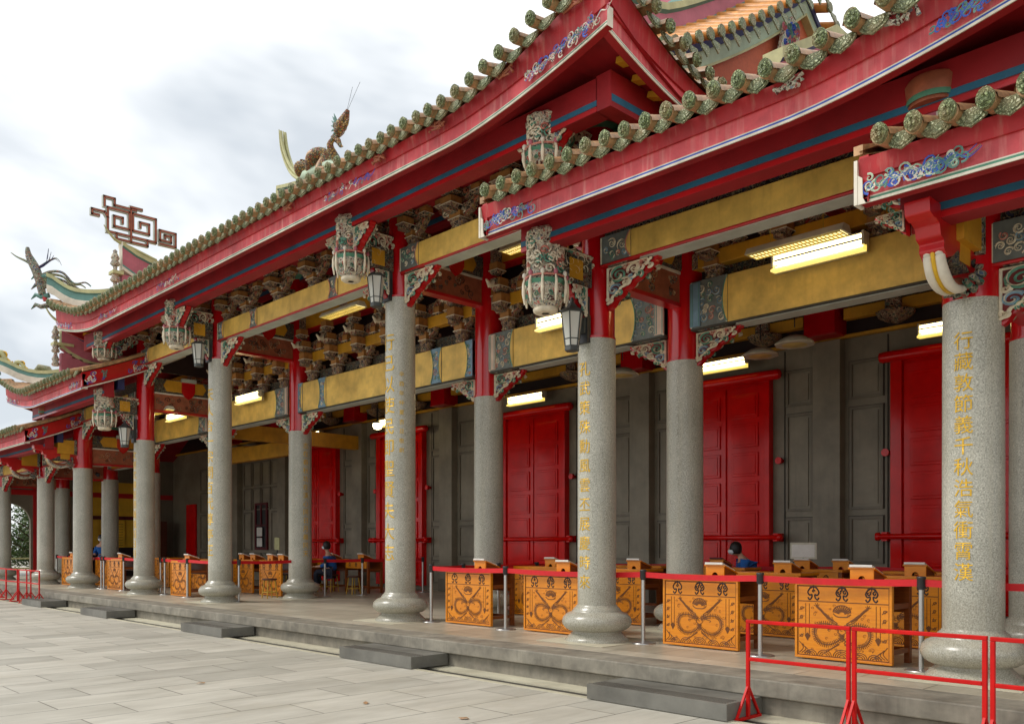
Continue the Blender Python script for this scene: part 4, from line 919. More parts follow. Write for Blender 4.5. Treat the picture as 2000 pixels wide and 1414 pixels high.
for i in (-4, -3, 3, 4):
    X = CS[i]; z = 0 if abs(i) == 3 else -.12
    F = lambda a, c, e=0: Vector((X + e, a, c + z)); b = MB(); F0 = F
    prof = [(-1.38, 4.22), (-1.36, 4.1), (-1.27, 4.07), (-1.24, 3.98), (-1.15, 3.95), (-1.12, 3.86), (-1.04, 3.83), (-1.05, 3.76), (-.96, 3.70), (-.84, 3.74), (-.7, 3.83), (-.45, 3.72), (-.24, 3.6), (-.24, 4.0), (-.7, 4.15), (-.9, 4.22)]
    prof = [(y, zz + .1 if zz < 4.0 else zz) for y, zz in prof]; b.prism(prof, F, -.105, .105, 'red'); br = b.build('curved_bracket', HALL, bevel=.012)
    b = MB(); q = curve([(-1.0, 3.9), (-.98, 3.80), (-.9, 3.69), (-.76, 3.62), (-.58, 3.61), (-.4, 3.66)], 8)
    for dx in (-.05, .05): b.tube([(X + dx, y, zz + z) for y, zz in q], [.052 - .03 * abs(j / len(q) - .4) for j in range(len(q))], 'ornpale' if i < 0 else 'white', 10)
    b.tube([(X, y + .02, zz + z + .05) for y, zz in q], .06, 'salmon', 8)
    b.tube([(X, y - .02, zz + z - .02) for y, zz in q], .022, 'leafgold', 6)
    b.build('scroll_end', br)
    b = MB()
    for j in range(14): 
        a = j * .45; b.tube([(X + .16 * math.cos(a), -.42 + .1 * math.sin(a * 2), 3.78 + z + .12 * math.sin(a)), (X + .2 * math.cos(a), -.36, 3.76 + z + .16 * math.sin(a)), (X + .16 * math.cos(a + .5), -.32, 3.76 + z + .14 * math.sin(a + .5))], [.03, .035, .01], 'orn', 6)
    b.build('carved_leaves', br)
    spandrel(X - .14, -1.2, 4.2 + z, -1, .5, .4)
    b = MB(); b.box(X - .17, X + .17, -.75, -.24, 4.0 + z, 4.4 + z, 'golddk'); b.box(X - .18, X + .18, -.3, -.22, 3.98 + z, 4.42 + z, 'orn'); b.build('tie_beam', HALL)
# ------------------------------------------------------------------ rear wall, doors, window
WY = 6.85
b = MB(); x0 = CS[-5] - 2; x1 = CS[4] + .3
b.box(x0, x1, WY, WY + .3, 0, 5.15, 'stone'); wall = b.build('wall', HALL)
b = MB(); b.box(CX - 9.0, CX + 9.0, WY - .02, WY + .3, 5.15, 8.15, 'dark')
for o in (-1, 1): b.box(min(CX + o * 9.0, CX + o * 13.6), max(CX + o * 9.0, CX + o * 13.6), WY - .02, WY + .3, 5.15, 6.75, 'dark'); b.box(min(CX + o * 13.6, CX + o * 16.4), max(CX + o * 13.6, CX + o * 16.4), WY - .02, WY + .3, 5.15, 5.85, 'dark')
b.box(x0, CX - 16.4, WY - .02, WY + .3, 5.15, 5.85, 'dark'); b.box(x0, x1, WY - .12, WY - .02, 5.14, 5.2, 'golddk'); b.build('upper_wall', wall)
for i in (-4, -3, -2, -1, 1, 2, 3, 4):
    X = CS[i]; b = MB(); b.box(X - .27, X + .27, WY - .22, WY, 0, 5.12, 'stone'); b.box(X - .29, X + .29, WY - .25, WY, 0, .35, 'stonedk'); p = b.build('pilaster', wall, bevel=.01)
    b = MB(); b.box(X - .3, X + .3, WY - .5, WY - .02, 5.2, 5.75, 'redcol'); b.box(X - .31, X + .31, WY - .52, WY - .02, 5.17, 5.2, 'red'); b.build('red_post_end', p)
def panel(b, xa, xb, za, zb, y=WY, w=.05):
    for (a, c, e, f) in ((xa, xb, zb - w, zb), (xa, xb, za, za + w), (xa, xa + w, za + w, zb - w), (xb - w, xb, za + w, zb - w)): b.box(a, c, y - .035, y, e, f, 'stonedk')
    b.box(xa + w + .05, xb - w - .05, y - .02, y, za + w + .05, zb - w - .05, 'stone')
    for (a, c, e, f) in ((xa - .02, xb + .02, zb, zb + .015), (xa - .02, xa, za, zb), (xb, xb + .02, za, zb)): b.box(a, c, y - .012, y - .001, e, f, 'joint')
bays = [(-3, -2), (-2, -1), (-1, 1), (1, 2), (2, 3), (3, 4)]
def make_door(xc, hw):
    b = MB(); y = WY - .05
    b.box(xc - hw, xc + hw, y - .05, WY, .12, 4.62, 'door'); d = b.build('door', HALL)
    for o in (-1, 1):
        l = MB(); xa, xb = (xc - hw + .12, xc - .02) if o < 0 else (xc + .02, xc + hw - .12)
        l.box(xa, xb, y - .09, y - .05, .2, 4.5, 'door')
        for r_ in range(7):
            z0 = .32 + r_ * .59; l.box(xa + .12, xb - .12, y - .125, y - .09, z0, z0 + .48, 'door'); l.box(xa + .17, xb - .17, y - .14, y - .125, z0 + .05, z0 + .43, 'door')
        l.build('door_leaf', d, bevel=.012)
    b = MB()
    for o in (-1, 1): b.box(xc + o * hw - .1, xc + o * hw + .02 if o > 0 else xc + o * hw + .1, y - .14, y - .05, .1, 4.55, 'door')
    b.build('door_post', d, bevel=.01)
    b = MB(); b.lathe([(.04, -hw - .28), (.09, -hw - .26), (.1, -hw - .2), (.1, hw + .2), (.09, hw + .26), (.04, hw + .28)], 'door', (xc, y - .17, 4.64), 18, 'x'); b.build('roller_header', d)
    b = MB(); b.lathe([(.02, -hw - .34), (.075, -hw - .32), (.075, -hw - .26), (.05, -hw - .24), (.05, hw + .24), (.075, hw + .26), (.075, hw + .32), (.02, hw + .34)], 'door', (xc, y - .2, 1.44), 14, 'x')
    for o in (-1, 1): b.box(xc + o * (hw + .18) - .05, xc + o * (hw + .18) + .05, y - .2, WY, 1.36, 1.52, 'door')
    b.build('locking_bar', d)
    for o in (-1, 1): b = MB(); b.lathe([(.07, -.12), (.07, -.04), (.04, -.02), (.04, .1)], 'door', (xc + o * (hw + .2), WY - .05, 2.95), 12, 'y'); b.build('latch_knob', d)
    return d
for i, j in bays:
    xc = (CS[i] + CS[j]) / 2; hw = 1.08 if (i, j) != (1, 2) else .98; make_door(xc, hw)
    for o in (-1, 1):
        b = MB(); xa = xc + o * (hw + .26); xb = (CS[j] - .33) if o > 0 else (CS[i] + .33)
        if abs(xb - xa) < .3: continue
        a, c = min(xa, xb), max(xa, xb); n = 1 if c - a < 1.0 else 2
        for q in range(n):
            p, r_ = a + (c - a) * q / n + .03, a + (c - a) * (q + 1) / n - .03
            panel(b, p, r_, 4.0, 4.7); panel(b, p, r_, 1.95, 3.85); panel(b, p, r_, .95, 1.82); panel(b, p, r_, .2, .85)
        b.box((xa if o > 0 else c) - .012 + (.0 if o > 0 else .05), (xa if o > 0 else c) + .012 + (.0 if o > 0 else .05), WY - .02, WY - .001, 0, 5.1, 'joint')
        b.build('wall_moulding', wall)
    b = MB(); z = 5.42; b.box(CS[i] + .4, CS[j] - .4, WY - .35, WY - .2, z, z + .2, 'golddk'); b.box(CS[i] + .4, CS[j] - .4, WY - .3, WY - .05, z + .26, z + .6, 'orndk'); b.build('wall_head_beam', HALL)
    for q in (.28, .72):
        X = CS[i] + (CS[j] - CS[i]) * q; b = MB(); b.box(X - .14, X + .14, WY - .42, WY - .2, 5.44, 5.62, 'orndk'); b.lathe([(.05, 0), (.18, .05), (.3, .12), (.34, .2)], 'orndk', (X, WY - .3, 5.2), 10); b.build('painted_block', HALL)
# end bay on the left: panelled wall with a small window
b = MB(); X0, X1 = CS[-4] + .4, CS[-3] - .4
for q in range(4):
    a = X0 + (X1 - X0) * q / 4; c = X0 + (X1 - X0) * (q + 1) / 4
    for (za, zb) in ((3.5, 4.4), (2.6, 3.42), (.3, 1.0)): panel(b, a + .04, c - .04, za, zb)
    if q in (0, 3): panel(b, a + .04, c - .04, 1.1, 2.52)
b.build('wall_moulding', wall)
xc = (CS[-4] + CS[-3]) / 2 + .05
b = MB()
for a, c, e, f in ((xc - .46, xc + .46, 2.78, 2.86), (xc - .46, xc + .46, 1.12, 1.2), (xc - .46, xc - .38, 1.2, 2.78), (xc + .38, xc + .46, 1.2, 2.78), (xc - .03, xc + .03, 1.2, 2.78), (xc - .38, xc + .38, 2.0, 2.06)): b.box(a, c, WY - .08, WY, e, f, 'bookred')
w = b.build('window', HALL); b = MB(); b.box(xc - .38, xc + .38, WY - .03, WY - .005, 1.2, 2.78, 'blackp'); b.build('window_pane', w)
b = MB(); b.box(xc - .26, xc + .14, WY - .095, WY - .085, 1.62, 1.95, 'paper'); b.box(xc - .26, xc + .14, WY - .095, WY - .085, 1.24, 1.56, 'paper'); b.build('notice', w)
b = MB(); b.box(xc - .9, xc + 1.0, 5.6, WY - .2, 4.45, 4.8, 'golddk'); b.build('beam', HALL)
# left end: gable-end wall with an arch, yellow plaster panel and notice boards
EX = CS[-5] - 1.0
b = MB(); F = lambda a, c, e=0: Vector((EX + e, a, c))
ya, yb = -.25, 1.2; yc = (ya + yb) / 2; r_ = (yb - ya) / 2
arch = [(ya, 0)] + [(yc - r_ * math.cos(math.pi * t / 16), 2.15 + .75 * math.sin(math.pi * t / 16)) for t in range(17)] + [(yb, 0)]
b.prism([(-1.4, 0)] + arch[:9] + [(yc, 5.2), (-1.4, 5.2)], F, -.2, 0, 'stonedk'); b.prism([(WY, 0), (WY, 5.2), (yc, 5.2)] + arch[8:], F, -.2, 0, 'stonedk')
ew = b.build('end_wall', HALL)
b = MB(); b.box(EX, EX + .02, 2.85, 5.4, 1.2, 3.9, 'yellowwall'); b.box(EX, EX + .04, 1.28, 1.95, 0, 3.6, 'red'); b.box(EX, EX + .05, -1.3, 6.8, 3.25, 3.45, 'red'); b.box(EX + .01, EX + .06, 2.85, 5.4, 2.35, 2.5, 'bookred'); b.box(EX, EX + .03, 2.85, 5.4, 0, 1.2, 'dark'); b.build('painted_panel', ew)
b = MB(); b.box(EX + .06, EX + .1, 2.9, 3.7, 1.2, 2.3, 'yellowwall'); b.box(EX + .06, EX + .1, 3.9, 4.75, 1.2, 2.3, 'yellowwall')
for k in range(9): b.box(EX + .1, EX + .104, 3.97, 4.68, 1.28 + k * .11, 1.295 + k * .11, 'brown')
b.build('notice_board', ew)
b = MB(); b.box(EX + .2, EX + .9, 5.1, 6.2, 0, 2.3, 'brown'); b.box(EX + .9, EX + .92, 5.3, 5.6, 1.4, 2.1, 'leafgold'); b.build('cabinet', ew)
b = MB(); X0, X1 = CS[-5] + 1.7, CS[-4] - .4
for q in range(4):
    a = X0 + (X1 - X0) * q / 4; c = X0 + (X1 - X0) * (q + 1) / 4
    for (za, zb) in ((3.5, 4.4), (2.6, 3.42), (1.1, 2.52), (.3, 1.0)): panel(b, a + .04, c - .04, za, zb)
b.build('wall_moulding', wall)
b = MB(); b.box(CS[-5] + .5, CS[-5] + 1.4, WY - .08, WY - .02, .1, 3.0, 'door'); b.build('side_door', wall)
b = MB(); b.box(CS[4] + .3, CS[4] + .6, 2.3, WY, 0, 5.6, 'stonedk'); b.build('side_wall', HALL)
b = MB(); b.box(CS[-2] - .12, CS[-2] + .12, 2.4, WY - .1, 4.3, 4.72, 'golddk'); b.build('rear_beam', HALL)
b = MB(); b.box(CS[-3] + .2, CS[-2] - .2, 4.4, 4.6, 4.0, 4.45, 'golddk'); b.build('rear_beam', HALL)
# dark sheets for the shaded voids above the lower roofs, purlins, interior ceiling braces
for i in (-2, 2):
    o = 1 if i > 0 else -1; X = CS[i]
    b = MB(); b.box(X - .04, X + .04, .25, WY, 5.9, 7.3, 'dark'); b.build('void_shade_panel', HALL)  # dark sheet standing in for the shade in the void
for y, z in ((-.02, 7.02), (2.03, 7.75), (4.4, 8.7)):
    b = MB(); b.box(CX - 8.9, CX + 8.9, y - .12, y + .12, z - .14, z + .12, 'reddk'); b.box(CX - 8.9, CX + 8.9, y - .124, y - .12, z - .1, z, 'blue'); b.build('purlin', HALL)
for o in (-1, 1):
    b = MB(); X = CX + o * 8.83; b.box(X - .11, X + .11, -1.12, 8.0, 6.40, 6.82, 'reddk'); b.box(X + o * .11 - .003, X + o * .11 + .003, -1.1, 8.0, 6.465, 6.55, 'blue'); b.build('purlin', HALL)
    for k in range(11):
        b = MB(); Y = -1.0 + k * .3; b.bar((CX + o * 8.98, Y, ztC(CX + o * 8.98, Y) + .01), (CX + o * 9.25, Y, ztC(CX + o * 9.25, Y) + .01), .14, .07, 'golddk'); b.build('soffit_plank', roofC)
# ------------------------------------------------------------------ fluorescent and other lamps
def striplight():
    r = empty('strip_light', (0, 0, 0)); b = MB(); b.box(-.62, .62, -.05, .05, .02, .09, 'housing')
    b.build('lamp_housing', r, bevel=.01)
    b = MB(); b.box(-.63, .63, -.02, .05, -.17, .05, 'steel'); b.box(-.63, .63, -.1, .05, .05, .062, 'housing'); b.prism([(-.12, -.16), (-.13, -.14), (-.02, -.075), (-.02, -.16)], lambda a, c, e=0: Vector((e, a, c)), -.63, .63, 'reflector_glow')
    b.build('reflector', r)
    b = MB()
    b.lathe([(.019, -.6), (.019, .6)], 'tube', (0, -.07, -.045), 10, 'x'); b.lathe([(.019, -.6), (.019, .6)], 'tube', (0, -.055, .03), 10, 'x')
    b.box(-.6, .6, -.07, -.02, -.014, -.002, 'steeldk')  # dark strip stands in for the shaded gap between the tubes
    for o in (-1, 1): b.box(o * .615 - .015, o * .615 + .015, -.11, .05, -.09, .08, 'housing')
    b.build('lamp_tube', r); return r
sl = striplight(); first = [True]
def lamp(x, y, z, label, rx=0):
    o = sl if first[0] else dup(sl); first[0] = False
    o.location = (x, y, z); tag(o, label, 'lamp', 'fluorescent strip lamps'); return o
lamp(-5.33, 1.72, 5.1, 'large lit double tube lamp on the broad ochre beam, beside the louvred lamp')
lamp(-9.75, 1.72, 5.08, 'lit strip lamp on the broad beam, half behind the nearest lantern')
lamp(-20.7, 1.72, 5.1, 'lit strip lamp on the yellow beam right of the second pillar row at left')
lamp(-25.1, 1.72, 5.1, 'small lit strip lamp high between the two pillars at far left, under the red shield')
for (i, j), t in zip(bays, ('lit strip lamp over the farthest red door', 'lit strip lamp over the red door mostly hidden by the tall middle pillar', 'lit strip lamp over the central red door', 'lit strip lamp over the door beside the white notice sign', 'lit strip lamp over the red door behind the nearest inscribed pillar', 'lit strip lamp over the red door at the right edge')):
    lamp((CS[i] + CS[j]) / 2 + .05, WY - .42, 4.98, t)
lamp((CS[-4] + CS[-3]) / 2 + .1, WY - .5, 4.6, 'lit strip lamp above the small window, on an ochre panel')
# hanging louvred lamps
def louvre(name='hanging_lamp'):
    r = empty(name, (0, 0, 0)); b = MB()
    b.prism([(-.13, 0), (.13, 0), (.07, .09), (-.07, .09)], lambda a, c, e=0: Vector((e, a, c)), -.64, .64, 'housing')
    b.build('lamp_housing', r); b = MB(); b.box(-.61, .61, -.11, .11, -.006, -.001, 'louver')
    for k in range(25): b.box(-.6 + k * .05 - .004, -.6 + k * .05 + .004, -.11, .11, -.018, -.006, 'reflector')
    b.box(-.61, .61, -.115, -.105, -.02, 0, 'reflector'); b.box(-.61, .61, .105, .115, -.02, 0, 'reflector'); b.box(-.61, .61, -.006, .006, -.018, -.007, 'reflector'); b.build('louvre_grille', r)
    b = MB()
    for o in (-.35, .35): b.tube([(o, 0, .09), (o, 0, .62)], .006, 'yellowmetal', 5)
    b.build('suspension_cord', r); return r
lv = louvre(); lv.location = (-5.25, .95, 4.97); tag(lv, 'hanging louvred lamp on cords in front of the bright double tube lamp', 'lamp', 'hanging louvred lamps')
o = dup(lv, (-14.35, .35, 5.78), label='louvred lamp hung below the raised middle beam, left of the tall pillar'); 
o = dup(lv, (-9.55, .7, 6.0), label='louvred lamp tucked high beside the large carved pendant'); o = dup(lv, (-23.6, .6, 4.9), label='small louvred lamp hung near the lantern on the left pillar')
# white shaded down lamps
b0 = None
for x, y, z, lb in ((-7.15, 4.5, 4.62, 'white trapezoid lamp hanging left of the nearest inscribed pillar, under the beam'), (-10.8, 4.5, 4.62, 'white trapezoid lamp hanging between the lantern pillar and the pillar behind it'), (-8.3, 5.4, 4.75, 'white trapezoid lamp partly hidden behind carved spandrel, above the door strip lamp')):
    if b0 is None:
        r = empty('shaded_lamp', (0, 0, 0)); b = MB(); b.lathe([(.33, 0), (.34, .02), (.18, .13), (.12, .15), (.03, .17)], 'housing', (0, 0, 0), 8); b.build('lamp_shade', r)
        b = MB(); b.lathe([(.02, -.006), (.12, -.004), (.3, .004)], 'reflector', (0, 0, 0), 16); b.build('lamp_glass', r); b = MB(); b.tube([(0, 0, .3), (0, 0, 1.1)], .01, 'steeldk', 5); b.build('suspension_rod', r); b0 = r
    else: r = dup(b0)
    r.location = (x, y, z); tag(r, lb, 'lamp', 'white shaded ceiling lamps')
r = empty('ceiling_lamp', (-20.6, 5.6, 4.72)); b = MB(); b.lathe([(.03, -.12), (.1, -.1), (.14, -.02), (.13, .05)], 'bulb', (0, 0, 0), 16); b.build('lamp_globe', r); b = MB(); b.lathe([(.15, .05), (.15, .09), (.03, .1), (.03, .5)], 'steeldk', (0, 0, 0), 12); b.build('lamp_mount', r)
tag(r, 'small round glowing ceiling lamp just right of the tall middle pillar', 'lamp')
r = dup(r, (-2.6, 4.6, 4.9), label='round glowing ceiling lamp behind the two nearest pillars')
# ------------------------------------------------------------------ lanterns on the front pillars
def lantern():
    r = empty('wall_lantern', (0, 0, 0)); b = MB(); n = 6
    b.lathe([(.02, .44), (.03, .38), (.05, .36), (.1, .3), (.165, .265), (.175, .245), (.15, .235)], 'iron', (0, 0, 0), n, smooth=False); b.build('lantern_cap', r)
    b = MB(); b.lathe([(.09, -.20), (.145, .235)], 'lglass', (0, 0, 0), n, smooth=False, cap=False); b.build('lantern_glass', r)
    b = MB()
    for i in range(n):
        a = 2 * math.pi * i / n; c, s = math.cos(a), math.sin(a); b.tube([(c * .092, s * .092, -.2), (c * .148, s * .148, .24)], .009, 'iron', 5)
        a2 = 2 * math.pi * (i + 1) / n; 
        for f in (.0, .22): q = .092 + (.056) * f; z = -.2 + .44 * f; b.tube([(c * q, s * q, z), (math.cos(a2) * q, math.sin(a2) * q, z)], .007, 'iron', 4)
    b.lathe([(.09, -.26), (.1, -.25), (.095, -.19)], 'iron', (0, 0, 0), n, smooth=False); b.build('lantern_frame', r)
    b = MB(); b.tube([(0, 0, .42), (0, .05, .5), (0, .15, .5), (0, .24, .42)], .014, 'iron', 6); b.box(-.09, .09, .2, .27, -.12, .24, 'steeldk'); b.box(-.07, .07, .16, .2, .0, .2, 'iron'); b.box(-.05, .05, .22, .3, .24, .5, 'iron')
    for k in range(3): b.ribbon(spiral(.1 + .06 * k, .46 + .04 * k, .045, k * 2, 1.2, 10), lambda a, c, e=0: Vector((e, a, c)), .018, .014, 'pink')
    b.build('lantern_bracket', r); return r
ln = lantern(); f2 = True
for i, lb in ((2, 'grey glass lantern on the nearest of the lantern pillars, beside the large carved pendant'), (1, 'grey glass lantern on the tallest pillar right of centre'), (-1, 'grey glass lantern on the tall pillar left of centre'), (-2, 'small grey glass lantern below the far left carved pendant')):
    o = ln if f2 else dup(ln); f2 = False; k = abs(i)
    o.location = (CS[i], -.5, R1TOP[k] + .05); o.scale = (1, 1, 1) ; tag(o, lb, 'lantern', 'lanterns on the front pillars')
# ------------------------------------------------------------------ offering desks
def emblem(mb, F, x, z, s, kind):
    K = 'emblem'
    for o in (-1, 1):
        mb.ribbon(curve([(x, z + .5 * s), (x + o * .25 * s, z + .36 * s), (x + o * .42 * s, z + .08 * s), (x + o * .3 * s, z - .14 * s), (x + o * .12 * s, z - .1 * s), (x + o * .14 * s, z - .32 * s), (x + o * .3 * s, z - .46 * s), (x + o * .42 * s, z - .3 * s)], 5), F, .11 * s, .004, K, 0, False)
        if kind: mb.ribbon(spiral(x + o * .22 * s, z + .12 * s, .17 * s, 1, 1.0, 10, o), F, .1 * s, .004, K, 0, False)
        mb.ribbon([(x + o * .05 * s, z + .5 * s), (x + o * .3 * s, z + .42 * s)], F, .07 * s, .004, K, 0)
    mb.ribbon([(x, z + .6 * s), (x, z + .2 * s)], F, .22 * s if kind == 1 else .12 * s, .004, K, 0)
    if kind == 0: mb.ribbon(spiral(x, z + .15 * s, .13 * s, 0, 1.1, 10), F, .08 * s, .004, K, 0, False)
def desk(front=True, wood='desk'):
    W2 = .55; r = empty('offering_desk', (0, 0, 0))
    b = MB(); b.box(-W2 - .02, W2 + .02, -.02, .52, .86, .90, wood); b.box(-W2, W2, .44, .46, .55, .86, 'deskdk'); b.box(-W2, W2, .02, .5, .84, .86, 'deskdk'); b.build('table_top', r, bevel=.006)
    for x in (-W2 + .03, W2 - .03):
        for y in ((.46, .04) if not front else (.46,)):
            b = MB(); b.box(x - .03, x + .03, y - .03, y + .03, 0, .86, 'deskdk'); b.build('leg', r)
    b = MB()
    for x in (-W2 + .03, W2 - .03): b.box(x - .02, x + .02, .03, .44, .12, .17, 'deskdk'); b.box(x - .02, x + .02, .03, .44, .6, .66, 'deskdk')
    b.box(-W2 + .05, W2 - .05, .45, .47, .12, .17, 'deskdk'); b.build('rail', r)
    F = lambda a, c, e=0: Vector((a, -.022 - e, c)); G = 'engrave'
    if front:
        b = MB(); b.box(-W2, W2, -.02, .02, .015, .86, wood)
        for (a, c, e, f) in ((-W2, W2, .015, .04), (-W2, W2, .835, .86), (-W2, -W2 + .03, .04, .835), (W2 - .03, W2, .04, .835)): b.box(a, c, -.032, -.02, e, f, wood)
        p = b.build('front_panel', r, bevel=.004)
        b = MB()
        for z in (.655, .05, .825): b.ribbon([(-W2 + .03, z), (W2 - .03, z)], F, .010, .001, G, 0, False)
        for x in (-W2 + .035, W2 - .035): b.ribbon([(x, .045), (x, .83)], F, .010, .001, G, 0, False)
        # sheathed blades
        for o in (-1, 1):
            x = o * .40
            for d in (-.022, .022): b.ribbon([(x + d, .63), (x + d, .27)], F, .007, .002, G, 0, False)
            b.prism([(x - .035, .27), (x, .21), (x + .035, .27), (x, .30)], F, 0, .002, G)
            for k in range(4):
                q = x + (.07 if o > 0 else -.07); b.ribbon(spiral(q, .57 - k * .1, .024, k, 1.3, 8), F, .012, .002, G, 0)
                b.ribbon([(q - .03, .55 - k * .1), (q + .03, .59 - k * .1)], F, .008, .002, G, 0)
        # coiled creature: whiskered head, mane, raised claws, looping body
        for k in range(11):
            a = math.pi * (k + .5) / 11; b.ribbon([(.03 * math.cos(a), .53 + .02 * math.sin(a)), (.1 * math.cos(a), .545 + .075 * math.sin(a))], F, .014, .002, G, 0, False)
        b.ribbon(curve([(-.1, .53), (-.06, .5), (0, .495), (.06, .5), (.1, .53)], 4), F, .012, .002, G, 0, False)
        b.ribbon([(.1 * math.cos(math.pi * t / 10), .545 + .078 * math.sin(math.pi * t / 10)) for t in range(11)], F, .012, .002, G, 0, False)
        for o in (-1, 1):
            for k in range(5): b.ribbon(curve([(o * .05, .42 - k * .012), (o * (.12 + .01 * k), .47 - k * .03), (o * (.19 - .012 * k), .53 - k * .05)], 4), F, .012, .002, G, 0)
            b.ribbon(curve([(o * .1, .45), (o * .18, .5), (o * .24, .56), (o * .29, .6)], 4), F, .026, .002, G, 0, False)
            for k in range(4): a = .4 + k * .7; b.ribbon([(o * .29, .6), (o * (.29 + .04 * math.cos(a)), .6 + .04 * math.sin(a))], F, .012, .002, G, 0)
            body_ = curve([(o * .03, .36), (o * .14, .41), (o * .27, .4), (o * .32, .32), (o * .28, .22), (o * .18, .18), (o * .06, .22), (-o * .03, .3)], 6)
            b.ribbon(body_, F, .012, .002, G, 0, False); n = len(body_)
            for q in range(0, n - 2, 1):
                x, z = body_[q]; x1, z1 = body_[q + 1]; l = math.hypot(x1 - x, z1 - z) or 1; nx, nz = -(z1 - z) / l, (x1 - x) / l
                b.ribbon([(x - nx * .03, z - nz * .03), (x + nx * .03, z + nz * .03)], F, .008, .002, G, 0, False)
            b.ribbon(spiral(o * .035, .39, .022, 0, 1.2, 8, o), F, .01, .002, G, 0); b.ribbon(curve([(o * .03, .2), (o * .12, .14), (o * .2, .09)], 4), F, .02, .002, G, 0)
            for k in range(4): b.ribbon(curve([(o * (.5 - k * .035), .2 - k * .03), (o * (.45 - k * .03), .13 - k * .015), (o * (.5 - k * .03), .07)], 4), F, .009, .002, G, 0, False)
        b.ribbon(curve([(-.05, .33), (0, .3), (.05, .33)], 4), F, .014, .002, G, 0); b.ribbon(spiral(0, .35, .03, 0, 1, 8), F, .01, .002, G, 0)
        for c_, rr in ((0, .1), (-.2, .08), (.2, .08), (-.36, .07), (.36, .07)):
            for k in range(4 if c_ == 0 else 3): b.ribbon([(c_ + (rr - k * .024) * math.cos(math.pi * t / 8), .055 + (rr - k * .024) * .8 * math.sin(math.pi * t / 8)) for t in range(9)], F, .009, .002, G, 0, False)
        rnd = random.Random(9)
        for k in range(70):
            x, z = rnd.uniform(-.46, .46), rnd.uniform(.1, .62)
            if abs(abs(x) - .4) < .05: continue
            b.ribbon(spiral(x, z, rnd.uniform(.012, .026), rnd.uniform(0, 6), 1.1, 8, rnd.choice((-1, 1))), F, .008, .0015, 'engrave2', 0)
        b.build('carving', p)
        for q, x in enumerate((-.33, 0, .33)): b = MB(); emblem(b, F, x, .745, .155, q); b.build('inlaid_emblem', p)
    else:
        b = MB(); b.box(-W2 + .06, W2 - .06, -.005, .02, .66, .86, wood); p = b.build('drawer_front', r)
        for q, x in enumerate((-.3, 0, .3)): b = MB(); emblem(b, lambda a, c, e=0: Vector((a, -.006 - e, c)), x, .755, .11, q); b.build('inlaid_emblem', p)
    return r
DA = desk(); DB = desk(False); 
DC = None
def place_desk(proto, x, y, label, used=[]):
    o = proto if proto not in used else dup(proto)
    used.append(proto); o.location = (x, y, .0); o.scale = (1, 1, 1); tag(o, label, 'desk', 'carved offering desks' if proto is DA else 'plain desks at the back'); return o
fr = .26
D = [(-4.335, fr, 'carved honey desk nearest the viewer, left of the nearest inscribed pillar'),
     (-6.17, fr, 'carved honey desk between the two nearest front posts, left of the nearest one'),
     (-8.72, fr, 'carved honey desk partly behind the pillar with the lantern'),
     (-10.55, fr, 'carved honey desk at the left end of the right group, beside the tallest pillar'),
     (-21.52, fr, 'carved honey desk with clear front between the two left pillars'),
     (-26.0, fr, 'carved honey desk seen between the two distant pillars, fronted by a post'),
     (-30.1, fr, 'farthest carved honey desk, a narrow sliver by the distant pillar'),
     (-4.5, 2.1, 'carved desk in the second row, behind the nearest desk'),
     (-6.35, 2.1, 'carved desk in the second row, its panel seen behind the nearest chrome post'),
     (-9.05, 2.15, 'carved desk in the second row, just right of the lantern pillar'),
     (-11.05, 2.3, 'carved desk in the second row, its left edge showing beside a brown leg'),
     (-20.15, 2.0, 'carved desk left of the middle aisle, in front of the second row pillar'),
     (-22.0, 2.2, 'carved desk in the left second row, mostly behind the tall left pillar'),
     (-24.6, 1.9, 'carved desk in the distant second row with its dark brown side showing'),
     (-23.15, 1.6, 'carved desk half hidden behind the second pillar from the left'),
     (-19.75, .9, 'carved desk just left of the second row pillar by the middle aisle') if False else (-26.9, 2.0, 'carved desk in the distant second row, left of the dark sided one'),
     (-28.9, .9, 'narrow carved desk beside the distant pillar, right of the farthest desk')]
for i, (x, y, lb) in enumerate(D): place_desk(DA, x, y, lb)
D2 = [(-21.6, 4.4, 'plain desk with drawers left of the masked clerk'), (-19.9, 4.4, 'plain desk with drawers nearest the red aisle tape'), (-6.7, 4.1, 'plain desk in the third row, under the white notice sign'), (-8.4, 4.1, 'plain desk in the third row where a bent head shows'), (-10.2, 4.2, 'plain desk in the third row right of the central door'), (-4.9, 4.0, 'plain desk in the third row behind the nearest pillar'), (-22.4, 4.2, 'plain desk at the back left of the pillar row'), (-27.4, 2.3, 'plain desk beside the standing clerk in blue')]
for x, y, lb in D2: place_desk(DB, x, y, lb)
# book stands and books
def bstand():
    r = empty('book_stand', (0, 0, 0)); F = lambda a, c, e=0: Vector((e, a, c))
    b = MB(); arc_ = [(.045 * math.cos(math.pi * t / 8), .0 + .05 * math.sin(math.pi * t / 8)) for t in range(9)]
    Gx = lambda a, c, e=0: Vector((a, e, c))
    b.prism([(.13, 0), (.13, .12), (-.13, .12), (-.13, 0), (-.05, 0)] + arc_[::-1] + [(.05, 0)], Gx, -.02, .0, 'desk'); 
    b.prism([(-.0, 0), (0, .12), (.26, .02), (.26, 0)], lambda a, c, e=0: Vector((e, a, c)), -.13, -.115, 'deskdk'); b.prism([(-.0, 0), (0, .12), (.26, .02), (.26, 0)], lambda a, c, e=0: Vector((e, a, c)), .115, .13, 'deskdk')
    b.build('stand_body', r)
    b = MB(); b.prism([(-.03, .125), (-.03, .14), (.28, .035), (.28, .02)], F, -.15, .15, 'desk'); b.build('stand_slope', r); return r
